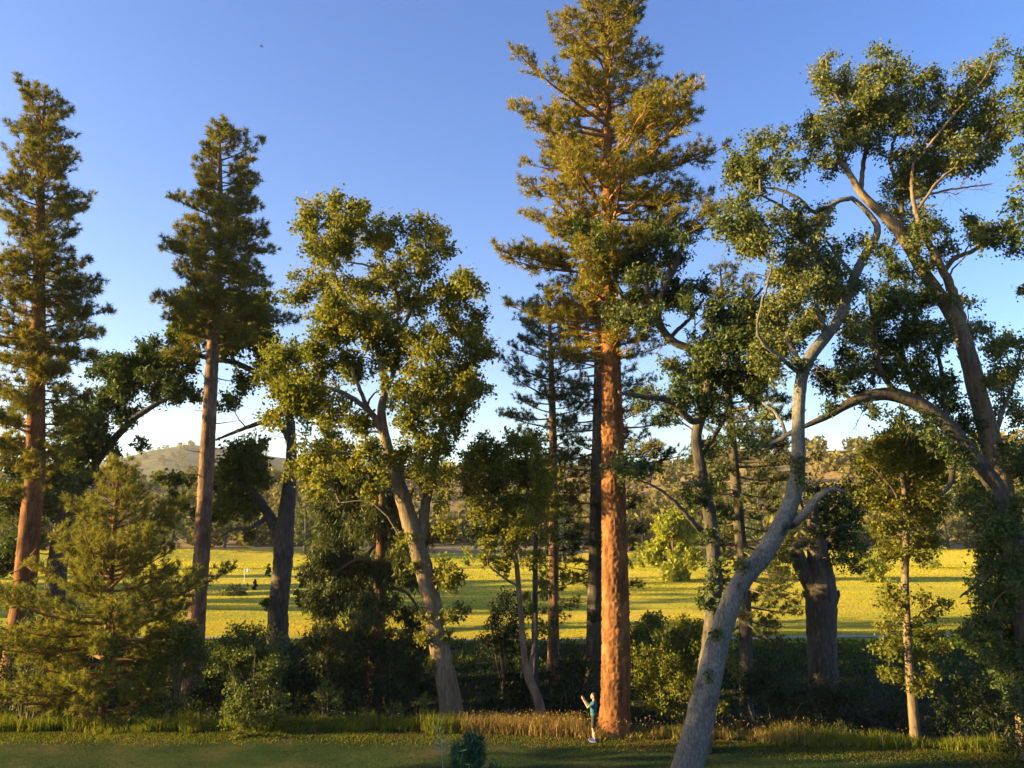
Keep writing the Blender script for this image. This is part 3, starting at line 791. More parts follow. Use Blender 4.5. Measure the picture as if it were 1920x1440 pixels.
broadleaf('oak_tree', 'ivy-dark oak with twisting limbs crossing in front of the great pine crown', 'tree', 30.6,
     [(1316, 1385, 34), (1322, 1280, 32), (1334, 1180, 30), (1340, 1100, 28), (1338, 1040, 26), (1330, 965, 24), (1314, 880, 22), (1306, 820, 20), (1318, 770, 18), (1328, 715, 17), (1305, 662, 16), (1265, 642, 15), (1240, 615, 15), (1228, 575, 14)],
     [[(1228, 575, 12), (1214, 545, 11), (1209, 508, 9), (1225, 480, 7), (1240, 450, 5)], [(1230, 570, 12), (1246, 537, 11), (1267, 500, 9), (1281, 448, 8), (1310, 428, 6), (1346, 400, 4), (1362, 392, 2)],
      [(1225, 570, 8), (1182, 578, 7), (1160, 540, 6), (1124, 488, 5), (1078, 466, 3)], [(1150, 522, 5), (1140, 470, 4, -.3), (1142, 420, 3, -.3)],
      [(1330, 770, 14), (1300, 790, 13, -.4), (1268, 762, 12, -.8), (1240, 747, 11, -1), (1195, 742, 9, -1.2), (1160, 735, 6, -1.4)], [(1320, 1000, 12), (1300, 980, 10, -.5), (1273, 950, 8, -.8), (1240, 920, 5, -1), (1200, 900, 3, -1.2)],
      [(1312, 860, 9), (1350, 800, 8, 1), (1370, 740, 6, 1.3), (1400, 690, 4, 1.5)], [(1322, 715, 9), (1350, 660, 8, .6), (1380, 600, 6, .9), (1430, 540, 4, 1)], [(1248, 640, 9), (1290, 600, 7, 1), (1320, 560, 4, 1.2)]],
     [(1090, 440, 24), (1120, 470, 24), (1150, 500, 28), (1200, 490, 32), (1230, 450, 26), (1260, 470, 28), (1190, 550, 26), (1160, 590, 24), (1270, 540, 22), (1290, 430, 20), (1215, 600, 20), (1250, 690, 20), (1290, 690, 28), (1320, 720, 32),
      (1300, 760, 30), (1340, 760, 30), (1270, 740, 24), (1330, 650, 30), (1370, 640, 34), (1410, 620, 34), (1360, 590, 28), (1400, 560, 28), (1440, 590, 26), (1390, 700, 32), (1430, 680, 30), (1360, 710, 26), (1420, 740, 26),
      (1210, 740, 22), (1250, 780, 20), (1180, 880, 24, -1.2), (1215, 885, 20, -1), (1150, 880, 14, -1.4), (1320, 840, 22), (1340, 900, 18), (1350, 960, 18), (1290, 930, 18), (1330, 1000, 16), (1350, 1060, 16, -.2), (1325, 1100, 14, -.3), (1345, 1140, 12, -.3), (1316, 1130, 10, -.3),
      (1380, 820, 22), (1290, 570, 22), (1320, 540, 22), (1130, 430, 18), (1460, 640, 22), (1150, 440, 22), (1250, 560, 18)],
     M['oakdk'], M['boakdk'], M['twig'], dr=1.6, dens=26, lpc=82, ls=0.185, rc=0.40, bare=[(1190, 640, 40), (1230, 660, 35), (1290, 400, 40), (1250, 400, 30), (1420, 520, 30)], fill=0.9, tri=1)



pine('pine_tree', 'dark pine with drooping layered boughs behind the leaning grey oak', 44,
     [(1399, 1290, 26), (1398, 1180, 24), (1394, 1080, 22), (1385, 980, 20), (1374, 840, 17), (1364, 720, 13), (1356, 600, 8), (1350, 500, 3)],
     [(500, 1335, 1370), (560, 1310, 1420), (640, 1290, 1450), (720, 1280, 1470), (800, 1290, 1490), (880, 1310, 1500), (960, 1330, 1505), (1060, 1340, 1510), (1150, 1360, 1520), (1200, 1375, 1500)],
     M['pinedk'], M['boakdk'], M['twig'], nb=110, tk=20, nlen=0.26, nw=0.036, dens=0.85, rise=(0.3, -0.28), curve=0.05, dead=10, dead_range=(0.1, 0.4), sub=1.2)


broadleaf('oak_tree', 'leaning oak with smooth light grey trunk bending right in the foreground lawn edge', 'tree', 27,
     [(1286, 1450, 56), (1310, 1360, 52), (1330, 1270, 46), (1352, 1185, 40), (1386, 1098, 36), (1430, 1042, 34), (1466, 980, 32), (1488, 925, 29), (1497, 870, 26), (1497, 800, 23), (1500, 730, 22), (1512, 680, 22), (1545, 635, 21), (1572, 598, 19),
      (1602, 520, 17), (1622, 480, 16), (1641, 448, 14), (1645, 425, 12), (1630, 402, 10), (1612, 383, 9), (1597, 371, 8)],
     [[(1480, 985, 18), (1510, 962, 17, -.3), (1535, 930, 14, -.5), (1560, 918, 10, -.6), (1586, 921, 5, -.6)], [(1496, 805, 10), (1465, 822, 9, .4), (1440, 834, 6, .6), (1410, 850, 4, .8)], [(1475, 815, 7, .3), (1455, 775, 6, .5), (1430, 755, 3, .6)],
      [(1597, 371, 9), (1573, 377, 9), (1527, 397, 8), (1503, 377, 7), (1473, 360, 6), (1440, 352, 4), (1400, 350, 2)], [(1560, 382, 6), (1545, 420, 5), (1530, 460, 3)], [(1505, 690, 12), (1480, 640, 10, .5), (1470, 580, 8, .8), (1490, 520, 6, 1), (1500, 470, 4, 1)],
      [(1550, 628, 10), (1530, 570, 8, -.6), (1540, 500, 6, -1)], [(1602, 520, 9), (1570, 480, 6, .5), (1540, 440, 4, .8)], [(1500, 700, 9), (1450, 660, 7, -.7), (1420, 620, 5, -1), (1440, 530, 4, -1), (1450, 490, 3, -1)]],
     [(1425, 270, 22), (1400, 300, 24), (1440, 310, 26), (1375, 325, 22), (1415, 345, 22), (1470, 320, 22), (1365, 420, 26), (1400, 430, 28), (1440, 430, 28), (1480, 400, 22), (1430, 470, 26), (1500, 440, 26), (1530, 430, 22), (1490, 490, 30),
      (1540, 480, 28), (1510, 540, 32), (1560, 530, 30), (1600, 540, 26), (1480, 570, 28), (1530, 590, 28), (1590, 590, 24), (1460, 520, 22), (1440, 590, 24), (1640, 470, 18), (1610, 450, 16), (1470, 640, 28), (1500, 620, 24), (1440, 690, 26), (1420, 650, 22), (1550, 400, 16),
      (1495, 870, 12, -.3), (1500, 900, 10, -.3), (1395, 1060, 9, -.3), (1345, 1190, 7, -.3), (1330, 1270, 6, -.4), (1500, 690, 16), (1420, 840, 14), (1440, 780, 18), (1600, 630, 22), (1570, 560, 20), (1390, 380, 20), (1455, 265, 14)],
     M['oakpl'], M['bgrey'], M['twig'], dr=1.3, dens=34, lpc=82, ls=0.135, rc=0.36, sides=40, bare=[(1350, 480, 28), (1400, 520, 26), (1540, 690, 18)], twigs_from=0.3, fl=1.15)

broadleaf('snag_oak', 'squat broken oak trunk with sawn stub and dark leaf tuft behind the leaning grey oak', 'tree', 46,
     [(1543, 1262, 54), (1540, 1200, 52), (1540, 1140, 56), (1538, 1090, 54), (1535, 1050, 42), (1530, 1010, 32), (1524, 975, 20), (1530, 940, 10), (1532, 905, 6)],
     [[(1532, 1000, 12), (1560, 960, 9, 1), (1590, 940, 6, 1.5)], [(1536, 1010, 12), (1570, 990, 8, -1), (1600, 985, 5, -1.3)], [(1520, 985, 7), (1505, 950, 5), (1495, 915, 3)]],
     [(1560, 950, 30), (1590, 970, 30), (1540, 980, 24), (1580, 1010, 28), (1605, 1030, 22), (1570, 1045, 20), (1610, 960, 18), (1545, 920, 18), (1590, 920, 18), (1530, 1000, 12), (1600, 1060, 14), (1515, 915, 14), (1500, 960, 12)],
     M['oakdk'], M['boakdk'], M['twig'], dr=1.5, dens=10, lpc=80, ls=0.21, rc=0.5, sides=22,
     stubs=[[(1528, 1100, 38), (1508, 1070, 32), (1492, 1036, 28)], [(1555, 1130, 26), (1566, 1118, 18), (1570, 1112, 14)]])

broadleaf('slender_tree', 'slim young oak with sunlit straight trunk leafed almost to the ground at the right', 'tree', 33.2,
     [(1718, 1394, 21), (1712, 1330, 18), (1706, 1260, 16), (1701, 1180, 15), (1697, 1090, 14), (1699, 1010, 13), (1697, 940, 11), (1692, 880, 8), (1695, 830, 5), (1690, 800, 3)],
     [[(1698, 1060, 6), (1715, 1020, 5, .4), (1740, 985, 3, .6)], [(1697, 960, 6), (1670, 910, 5, -.5), (1640, 880, 3, -.8)], [(1696, 930, 6), (1725, 890, 5, .5), (1750, 860, 3, .8)], [(1698, 1010, 5), (1660, 985, 4, .6), (1625, 960, 3, 1)]],
     [(1690, 815, 26), (1720, 830, 26), (1660, 830, 24), (1640, 850, 24), (1690, 860, 32), (1730, 870, 28), (1620, 870, 20), (1650, 890, 28), (1750, 880, 22), (1700, 910, 30), (1640, 930, 26), (1740, 930, 26), (1670, 950, 24), (1615, 920, 18), (1720, 970, 24), (1760, 950, 18), (1650, 990, 22),
      (1735, 1010, 20), (1690, 1030, 20), (1660, 1040, 14), (1730, 1050, 14), (1670, 1110, 18), (1725, 1120, 16), (1745, 1150, 16), (1665, 1170, 20), (1740, 1190, 18), (1685, 1210, 18), (1660, 1220, 16), (1725, 1230, 16), (1765, 1215, 12), (1680, 1265, 16), (1735, 1275, 18), (1660, 1260, 10), (1750, 1255, 10), (1690, 1150, 14), (1715, 1170, 12), (1770, 1130, 10), (1715, 1290, 12), (1790, 850, 16), (1780, 900, 16)],
     M['oakyl'], M['boak'], M['twig'], dr=1.0, dens=34, lpc=56, ls=0.145, rc=0.32, twigs_from=0.2)

broadleaf('oak_tree', 'dark oak with great limb arching left from the right edge like a gateway', 'tree', 29.5,
     [(1952, 1395, 60), (1940, 1280, 54), (1924, 1160, 48), (1908, 1060, 42), (1893, 985, 36), (1868, 918, 32), (1843, 880, 30), (1813, 840, 29), (1776, 797, 28), (1730, 761, 27), (1684, 742, 26), (1645, 740, 23), (1597, 754, 18), (1553, 779, 13), (1508, 800, 8), (1480, 812, 4)],
     [[(1730, 762, 14), (1700, 700, 12, .6), (1690, 640, 9, .9), (1700, 570, 6, 1), (1690, 500, 4, 1)], [(1684, 744, 12), (1650, 690, 9, -.5), (1640, 620, 7, -.8), (1630, 560, 4, -1)], [(1776, 798, 12), (1770, 740, 10, .5), (1760, 670, 7, .8), (1740, 600, 5, 1)],
      [(1597, 756, 8), (1570, 720, 6, .6), (1550, 690, 4, .8)], [(1813, 840, 14), (1790, 870, 12, -.3), (1780, 910, 9, -.5), (1760, 930, 5, -.6)], [(1900, 1020, 14), (1870, 1060, 9, -.5), (1840, 1090, 6, -.8), (1800, 1120, 3, -1)]],
     [(1640, 690, 30), (1670, 650, 32), (1700, 690, 32), (1730, 720, 30), (1640, 630, 28), (1670, 580, 30), (1710, 620, 32), (1690, 520, 28), (1640, 560, 24), (1740, 660, 30), (1760, 720, 28), (1600, 700, 26), (1570, 720, 22), (1620, 740, 20), (1730, 560, 24), (1770, 620, 20),
      (1690, 780, 22), (1740, 800, 24), (1640, 770, 14), (1780, 760, 22), (1810, 790, 22), (1660, 480, 20), (1560, 760, 12), (1540, 700, 20), (1590, 660, 22), (1800, 860, 22), (1830, 920, 24), (1850, 970, 26), (1880, 1000, 28), (1860, 1040, 28), (1890, 1070, 30),
      (1840, 1070, 18), (1870, 1110, 28), (1830, 1100, 14), (1850, 1150, 24), (1890, 1150, 28), (1910, 950, 26), (1910, 880, 28), (1890, 840, 22), (1900, 1200, 26), (1860, 1190, 20), (1820, 1180, 14), (1800, 1190, 10), (1910, 1100, 24), (1780, 840, 18), (1810, 940, 14), (1915, 1020, 24), (1900, 1250, 28), (1868, 1235, 22), (1912, 1310, 26), (1835, 1215, 14)],
     M['oakdk'], M['boakdk'], M['twig'], dr=1.5, dens=32, lpc=82, ls=0.175, rc=0.38, sides=20, bare=[(1720, 800, 20), (1600, 800, 12)], fill=0.9, tri=1)



broadleaf('oak_tree', 'tall oak with lit slanting trunk carrying the high open crown at upper right', 'tree', 31,
     [(1935, 1385, 50), (1922, 1250, 46), (1908, 1120, 44), (1892, 1000, 42), (1876, 910, 40), (1860, 836, 37), (1840, 762, 34), (1820, 684, 32), (1796, 610, 29), (1763, 556, 25), (1728, 505, 22), (1702, 460, 20), (1672, 418, 18), (1640, 388, 16), (1613, 360, 14), (1597, 333, 11), (1577, 307, 9), (1543, 295, 5)],
     [[(1803, 600, 18), (1780, 533, 16, -.3), (1759, 489, 14, -.6), (1736, 444, 11, -.8), (1715, 390, 8, -1), (1710, 330, 6, -1), (1720, 270, 3, -1)], [(1771, 510, 10), (1788, 485, 9, .3), (1820, 472, 8, .5), (1860, 450, 6, .6), (1905, 436, 3, .6)],
      [(1613, 362, 9), (1620, 300, 8, .4), (1632, 240, 6, .7), (1640, 180, 4, .9), (1650, 110, 2, 1)], [(1625, 280, 6), (1590, 220, 5, .2), (1560, 160, 3, 0), (1548, 110, 2, 0)], [(1720, 300, 5, -1), (1760, 250, 5, -1.2), (1810, 190, 4, -1.3), (1850, 140, 3, -1.4), (1865, 100, 2, -1.4)],
      [(1690, 440, 8), (1690, 370, 7, 1), (1670, 300, 6, 1.4), (1690, 220, 4, 1.6), (1720, 160, 3, 1.6)], [(1715, 400, 6, -1), (1760, 340, 5, -1.2), (1810, 300, 4, -1.3), (1850, 270, 3, -1.3)], [(1712, 372, 5, -.9), (1770, 358, 4, -.8), (1820, 350, 3, -.8), (1860, 345, 2, -.8)],
      [(1860, 836, 12), (1880, 770, 9, .8), (1900, 720, 6, 1.2), (1915, 650, 4, 1.4)]],
     [(1550, 110, 13), (1535, 150, 20), (1560, 175, 24), (1585, 145, 20), (1630, 150, 26), (1655, 95, 18), (1670, 140, 26), (1620, 200, 32), (1560, 220, 28), (1520, 235, 22), (1590, 250, 32), (1650, 210, 32), (1700, 170, 28), (1735, 140, 22), (1690, 230, 30),
      (1530, 270, 24), (1560, 300, 26), (1515, 300, 16), (1490, 265, 14), (1640, 270, 28), (1740, 200, 26), (1780, 200, 22), (1820, 130, 18), (1865, 95, 16), (1850, 140, 24), (1810, 180, 24), (1870, 180, 24), (1840, 220, 30), (1790, 240, 30), (1750, 260, 30), (1880, 225, 20),
      (1800, 285, 30), (1760, 310, 28), (1840, 270, 28), (1720, 310, 28), (1690, 290, 24), (1700, 350, 28), (1740, 350, 20), (1680, 390, 24), (1830, 310, 20), (1870, 260, 20), (1730, 400, 22), (1750, 440, 24), (1770, 470, 20), (1720, 460, 20), (1690, 440, 18), (1840, 460, 18), (1820, 410, 16), (1860, 440, 20), (1890, 430, 22), (1900, 470, 16), (1840, 440, 18),
      (1780, 560, 14, -.4), (1810, 620, 20), (1840, 620, 20), (1860, 660, 22), (1820, 560, 14), (1880, 700, 24), (1890, 640, 22), (1880, 760, 22), (1910, 780, 24), (1850, 720, 16), (1905, 690, 20), (1740, 500, 14, -.4), (1700, 560, 18), (1670, 345, 16)],
     M['oakpl'], M['boak'], M['twig'], dr=1.5, dens=30, lpc=78, ls=0.135, rc=0.36, sides=20, bare=[(1820, 345, 22), (1780, 355, 18), (1850, 350, 16), (1660, 470, 18)])

broadleaf('oak_tree', 'dark oak mostly out of view, leafy boughs hanging in along the right edge', 'tree', 26,
     [(2120, 1460, 50), (2105, 1200, 44), (2085, 900, 38), (2060, 600, 30), (2040, 350, 20), (2030, 150, 8)],
     [[(2040, 420, 12), (1990, 400, 9), (1940, 410, 6), (1900, 420, 3)], [(2034, 250, 10), (1980, 210, 7), (1930, 180, 4), (1905, 160, 2)], [(2060, 600, 12), (2000, 560, 8), (1940, 600, 4)]],
     [(1915, 110, 16), (1920, 160, 22), (1905, 200, 14), (1920, 240, 16), (1900, 285, 12), (1918, 340, 18), (1900, 380, 16), (1918, 420, 26), (1930, 300, 20), (1950, 200, 30), (1960, 380, 30), (1960, 120, 30), (1990, 280, 40), (2040, 200, 50), (2040, 400, 50), (1915, 545, 8), (1940, 640, 22), (2000, 600, 40), (2080, 500, 50), (2080, 300, 50), (2040, 700, 40)],
     M['oakdk'], M['boakdk'], M['twig'], dr=1.0, dens=14, lpc=50, ls=0.15, rc=0.38)

pine('young_pine', 'young bushy pine with upswept boughs at the lawn edge', 36.6,
     [(192, 1345, 16), (196, 1270, 14), (202, 1180, 12), (208, 1080, 11), (214, 990, 9), (220, 920, 6), (226, 874, 3)],
     [(874, 216, 238), (905, 195, 262), (950, 155, 300), (1000, 105, 318), (1050, 70, 330), (1100, 45, 350), (1150, 25, 375), (1200, 5, 390), (1250, 0, 395), (1310, 10, 375), (1345, 60, 330)],
     M['pineyg'], M['bpine2'], M['twigor'], nb=115, tk=22, nlen=0.27, nw=0.034, dens=0.75, rise=(0.8, -0.05), curve=0.30, sub=1.4, fl=1.2, spread=0.85, umin=0.1)
#@@END

# ------------------------------------------------------------------ shrubs and undergrowth
def shrub(name, label, px, Y, wpx, hpx, leaf, n_cl=14, dens=22.0, lpc=55, ls=0.11, rc=0.3, ratio=0.5, droop=0.1, cat='shrub', group=None,
          stems=5, twig='twig', base_dy=0.0, thin=1.0, up=0.35):
    p = at(px, 1300, Y); x0 = p[0]; z0 = float(zground(x0, Y))
    k = Y / FPX; W, H = wpx * k / 2, hpx * k
    root = empty(name, (x0, Y, z0), label, cat, group)
    sk, cl = [], []
    for i in range(stems):
        a = rng.uniform(0, 6.28); l = rng.uniform(0.3, 0.8)
        e = np.array([x0 + W * l * math.cos(a), Y + W * l * math.sin(a), z0 + H * rng.uniform(0.6, 0.92)])
        b = np.array([x0 + rng.normal(0, 0.1), Y + rng.normal(0, 0.1), z0 - 0.1])
        m = (b * 0.55 + e * 0.45) + rng.normal(0, 0.06 * W + 0.02, 3)
        r0 = 0.012 + 0.016 * H / 2
        pts = spline(np.array([[*b, r0], [*m, r0 * 0.7], [*e, r0 * 0.3]]), 0.12)
        mb = MB(); tube(mb, pts, 6); mb.build('stem', M[twig], root, True)
        q = np.concatenate([[0], np.cumsum(np.linalg.norm(np.diff(pts[:, :3], axis=0), axis=1))])
        sk.append(np.column_stack([pts, q])[2:])
    sk = np.vstack(sk)
    n = int(n_cl)
    A = []
    for i in range(n):
        f = rng.uniform(0.08, 0.97); prof = math.sin(math.pi * min(1, (f * 0.8 + 0.22))) ** 0.6 * thin + (1 - thin) * 0.5
        a = rng.uniform(0, 6.28); rr = W * prof * math.sqrt(rng.uniform(0.1, 1)) * 0.95
        c = np.array([x0 + rr * math.cos(a), Y + rr * math.sin(a), z0 + H * f]); r = min(0.22 * (W + H / 2), 0.75)
        m = max(3, int(dens * r * r)); A.append(c + runit(m) * r * rng.uniform(0, 1, (m, 1)) ** 0.5)
    A = np.vstack(A); A[:, 2] = np.maximum(A[:, 2], zground(A[:, 0], A[:, 1]) + 0.08)
    paths, cnt, order = grow(sk, A, reach=0.4)
    tw, lp = MB(), []
    for (i, mid, ow), c, kk in zip(paths, cnt, order):
        tube(tw, np.column_stack([mid, np.linspace(min(0.004 + 0.003 * math.sqrt(c), 0.02), 0.003, 5)]), 3)
        m = int(lpc * rng.uniform(0.6, 1.3)) + 2
        lp.append(mid[-1] + runit(m) * rc * rng.uniform(0, 1, (m, 1)) ** 0.5)
    tag(tw.build('twigs', M[twig], root), kind='stuff')
    P_ = np.vstack(lp); P_[:, 2] = np.maximum(P_[:, 2], zground(P_[:, 0], P_[:, 1]) + 0.03)
    lm = MB(); leaves(lm, P_, ls * 1.15, ratio, up, droop, tri=leaf == 'shrubdk'); tag(lm.build('foliage', M[leaf], root), kind='stuff')
    return root

shrub('shrub', 'sunlit leafy shrub at the lawn edge by the foot of the bare-trunked pine', 466, 33.7, 135, 165, 'shrub', 26, 20, 34, 0.12, 0.28)
shrub('shrub', 'tall leafy shrub crowding the right side of the young pine', 325, 36.4, 120, 200, 'shrub', 26, 16, 36, 0.12, 0.3)
shrub('shrub', 'small bright shrub at the lawn edge between the tall shrub and the slanting oak', 616, 34.3, 62, 66, 'shrub', 10, 30, 22, 0.10, 0.18)
shrub('shrub', 'large yellow-green shrub to the right of the great pine foot', 1285, 34.4, 190, 195, 'oakyl', 44, 16, 40, 0.125, 0.3)
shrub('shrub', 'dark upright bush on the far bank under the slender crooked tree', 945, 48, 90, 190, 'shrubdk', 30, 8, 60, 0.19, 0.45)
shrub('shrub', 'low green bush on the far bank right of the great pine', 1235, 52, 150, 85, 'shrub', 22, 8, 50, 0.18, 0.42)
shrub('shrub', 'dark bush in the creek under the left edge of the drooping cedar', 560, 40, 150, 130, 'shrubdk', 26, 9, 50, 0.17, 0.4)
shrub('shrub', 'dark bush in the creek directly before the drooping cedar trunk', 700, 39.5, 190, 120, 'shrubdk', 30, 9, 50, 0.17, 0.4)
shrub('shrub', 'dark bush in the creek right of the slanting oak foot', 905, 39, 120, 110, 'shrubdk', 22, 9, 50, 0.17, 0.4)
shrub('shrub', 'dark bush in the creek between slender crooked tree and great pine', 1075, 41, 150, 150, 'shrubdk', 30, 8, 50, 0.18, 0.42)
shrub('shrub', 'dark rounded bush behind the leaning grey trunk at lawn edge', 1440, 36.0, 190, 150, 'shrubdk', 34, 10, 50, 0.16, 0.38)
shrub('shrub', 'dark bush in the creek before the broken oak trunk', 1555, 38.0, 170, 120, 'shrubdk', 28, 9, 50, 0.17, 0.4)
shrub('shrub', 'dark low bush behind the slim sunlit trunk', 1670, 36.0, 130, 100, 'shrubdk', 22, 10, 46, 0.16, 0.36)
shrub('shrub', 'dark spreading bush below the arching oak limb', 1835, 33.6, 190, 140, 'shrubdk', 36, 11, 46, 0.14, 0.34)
shrub('shrub', 'low dark shrub added to cover the sunlit foot of the arching oak at the right edge', 1925, 28.7, 110, 120, 'shrubdk', 26, 14, 44, 0.13, 0.3)  # added so dark leaves hide the bright sunlit trunk foot
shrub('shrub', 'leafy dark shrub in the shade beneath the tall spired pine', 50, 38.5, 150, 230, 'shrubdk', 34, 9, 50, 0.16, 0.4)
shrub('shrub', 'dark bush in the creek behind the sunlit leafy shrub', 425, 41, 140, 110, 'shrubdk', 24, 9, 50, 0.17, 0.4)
shrub('weed', 'thin leafy weed standing at the foot of the slanting oak', 796, 34.6, 26, 52, 'shrub', 8, 40, 12, 0.09, 0.12, cat='plant', stems=3)
shrub('weed', 'low leafy weed in the long grass before the drooping cedar', 742, 34.7, 34, 40, 'shrub', 8, 40, 12, 0.09, 0.14, cat='plant', stems=3)
shrub('weed', 'yellowish weed in the rough left of the slim sunlit trunk', 1572, 33.2, 55, 52, 'shrub', 10, 36, 16, 0.09, 0.16, cat='plant', stems=4)
shrub('weed', 'low reddish-dry weed at the foot of the slim sunlit trunk', 1700, 33.0, 60, 24, 'dry', 8, 40, 14, 0.09, 0.14, cat='plant', stems=4)
shrub('shrub', 'dark blue-green bush with narrow drooping leaves on the near lawn', 886, 24, 78, 128, 'blue', 34, 22, 40, 0.36, 0.22, ratio=0.10, droop=0.75, up=0.2)

# a bare pale sapling beside it
b = at(838, 1300, 24.6); b[2] = float(zground(b[0], 24.6))
sap = empty('bare_sapling', b, 'bare pale-twigged dead sapling beside the blue-green bush', 'sapling')
st = np.array([[*b, .016], [*(b + [-.05, 0, .8]), .013], [*(b + [-.12, .05, 1.5]), .010], [*(b + [-.16, .02, 2.05]), .007], [*(b + [-.27, 0, 2.45]), .003]])
st[0, 2] -= .1
mb = MB(); tube(mb, spline(st, .1), 5); mb.build('stem', M['twigpale'], sap, True)
for k in range(13):
    f = rng.uniform(.35, .95); i = min(int(f * 4), 3); p0 = st[i, :3] * (1 - (f * 4 - i)) + st[i + 1, :3] * (f * 4 - i)
    a = rng.uniform(0, 6.28); l = rng.uniform(.25, .6) * (1.2 - f * .6); d = np.array([math.cos(a), math.sin(a), rng.uniform(.4, 1.3)])
    tw = MB(); e = p0 + d * l * .6; tube(tw, np.array([[*p0, .006], [*(p0 + d * l * .3 + rng.normal(0, .03, 3)), .005], [*e, .003]]), 4)
    for q in range(3):
        tube(tw, np.array([[*(p0 + d * l * .35), .004], [*(p0 + d * l * .4 + runit(1)[0] * l * .45 + [0, 0, .05]), .002]]), 3)
    tw.build('branch', M['twigpale'], sap, True)

# ------------------------------------------------------------------ grasses
def blades(mb, x, y, h, w, lean=0.35):
    n = len(x); z = zground(x, y)
    a = rng.uniform(0, 6.28, n); b = np.stack([np.cos(a), np.sin(a), 0 * a], -1) * (w / 2)[:, None]
    th = rng.uniform(0, 6.28, n); ln = rng.normal(0, lean, n)
    d = np.stack([np.cos(th) * ln, np.sin(th) * ln, np.ones(n)], -1)
    p = np.stack([x, y, z - 0.02], -1)
    mid = p + d * (h * 0.5)[:, None]; tip = p + d * h[:, None] + np.stack([np.cos(th) * ln, np.sin(th) * ln, -0.3 * np.abs(ln)], -1) * (h * 0.5)[:, None]
    v = np.stack([p - b, p + b, mid + b * 0.8, mid - b * 0.8, tip], 1)
    i = np.arange(n)[:, None] * 5
    mb.add(v.reshape(-1, 3), i + np.array([[0, 1, 2, 3]]), i + np.array([[3, 2, 4]]))

def edge_y(x): return 33.2 + edge_shift(x)
n = 26000
x = rng.uniform(-25, 23, n); y = edge_y(x) + 0.15 + .45 * wob(x, 0 * x, .9, 2) + .2 * wob(x, 0 * x, 3.1, 5) + rng.beta(1.1, 1.9, n) * 2.6
dryp = np.clip(np.exp(-((x - 1.2) / 2.6) ** 4) * 0.95 + 0.62 * np.exp(-((x - 8) / 3.6) ** 4) + 0.10, 0, 1)
isd = rng.uniform(0, 1, n) < dryp
hh = rng.uniform(0.15, 0.85, n) * np.clip(0.72 + 0.6 * wob(x, y, .8), .25, 1.3) * np.where(x > 11, 0.8, 1) * np.clip(.12 + np.abs(x - 4.3) / 2.2, 0, 1)
mb = MB(); blades(mb, x[~isd], y[~isd], hh[~isd], rng.uniform(.018, .036, (~isd).sum()))
tag(mb.build('tall_grass', M['grass']), 'long yellow-green grass fringing the creek edge of the lawn', 'grass', kind='stuff')
n2 = 5000
x2 = np.concatenate([x[isd], rng.uniform(-2, 4.6, n2)]); y2 = np.concatenate([y[isd], edge_y(x2[-n2:]) + rng.uniform(-.1, 1.6, n2)])
mb = MB(); blades(mb, x2, y2, np.concatenate([hh[isd] * 1.05, rng.uniform(.15, .75, n2) * np.clip(.12 + np.abs(x2[-n2:] - 4.3) / 2.0, 0, 1)]), rng.uniform(.016, .034, len(x2)))
k = rng.choice(len(x2), 1500); hz = rng.uniform(.5, 1.0, 1500)
leaves(mb, np.stack([x2[k], y2[k], zground(x2[k], y2[k]) + hz * .75], -1), 0.09, 0.35, 0, -0.8)
tag(mb.build('dry_grass', M['dry']), 'dry golden seeding grass left of the great pine foot', 'grass', kind='stuff')

n = 32000
x = rng.uniform(-23, 23, n); y = edge_y(x) - rng.uniform(0, 1, n) ** 1.3 * 6.5
aa = rng.uniform(0, 6.28, n); bb_ = np.stack([np.cos(aa), np.sin(aa), 0 * aa], -1) * rng.uniform(.01, .02, (n, 1))
pp = np.stack([x, y, zground(x, y) - .01], -1); tt_ = pp + np.column_stack([rng.normal(0, .02, (n, 2)), rng.uniform(.03, .07, n)])
mb = MB(); mb.add(np.stack([pp - bb_, pp + bb_, tt_], 1).reshape(-1, 3), t=np.arange(n * 3).reshape(-1, 3))
tag(mb.build('lawn_grass', M['lawnbl']), 'short mown grass of the shaded lawn', 'grass', kind='stuff')
n = 42000  # brighter blades put the sunlit strip at the lawn edge into colour
x = rng.uniform(-25, 22, n); y = edge_y(x) + .3 - rng.beta(1.1, 2.4, n) * 2.2 + .25 * wob(x, 0 * x, .8, 7)
aa = rng.uniform(0, 6.28, n); bb_ = np.stack([np.cos(aa), np.sin(aa), 0 * aa], -1) * rng.uniform(.014, .03, (n, 1))
pp = np.stack([x, y, zground(x, y) - .01], -1); tt_ = pp + np.column_stack([rng.normal(0, .03, (n, 2)), rng.uniform(.02, .075, n)])
isd = rng.uniform(0, 1, n) < np.clip(.35 + .5 * wob(x, y, .9, 1) + .5 * np.exp(-((x - 3) / 4) ** 2), 0, 1)
for nm_, mt_, lb_, sel in (('edge_turf', 'grass', 'short turf in a brighter green that draws the sunlit strip along the lawn edge', ~isd), ('edge_straw', 'straw', 'short straw, lightened to draw the sunlit strip along the lawn edge', isd)):
    mb = MB(); k_ = int(sel.sum()); mb.add(np.stack([(pp - bb_)[sel], (pp + bb_)[sel], tt_[sel]], 1).reshape(-1, 3), t=np.arange(k_ * 3).reshape(-1, 3))
    tag(mb.build(nm_, M[mt_]), lb_, 'grass', kind='stuff')
n = 9000
x = rng.uniform(-23, 20, n); y = edge_y(x) - rng.beta(1, 2.2, n) * 2.0 - np.where(x < 4, 0, .0)
keep = (wob(x, y, 1.7, 4) + rng.normal(0, .5, n)) > 0.1
mb = MB(); blades(mb, x[keep], y[keep], rng.uniform(.03, .09, keep.sum()), rng.uniform(.02, .04, keep.sum()), 0.8)
tag(mb.build('straw_patches', M['straw']), 'straw-coloured dry patches along the lawn edge', 'grass', kind='stuff')

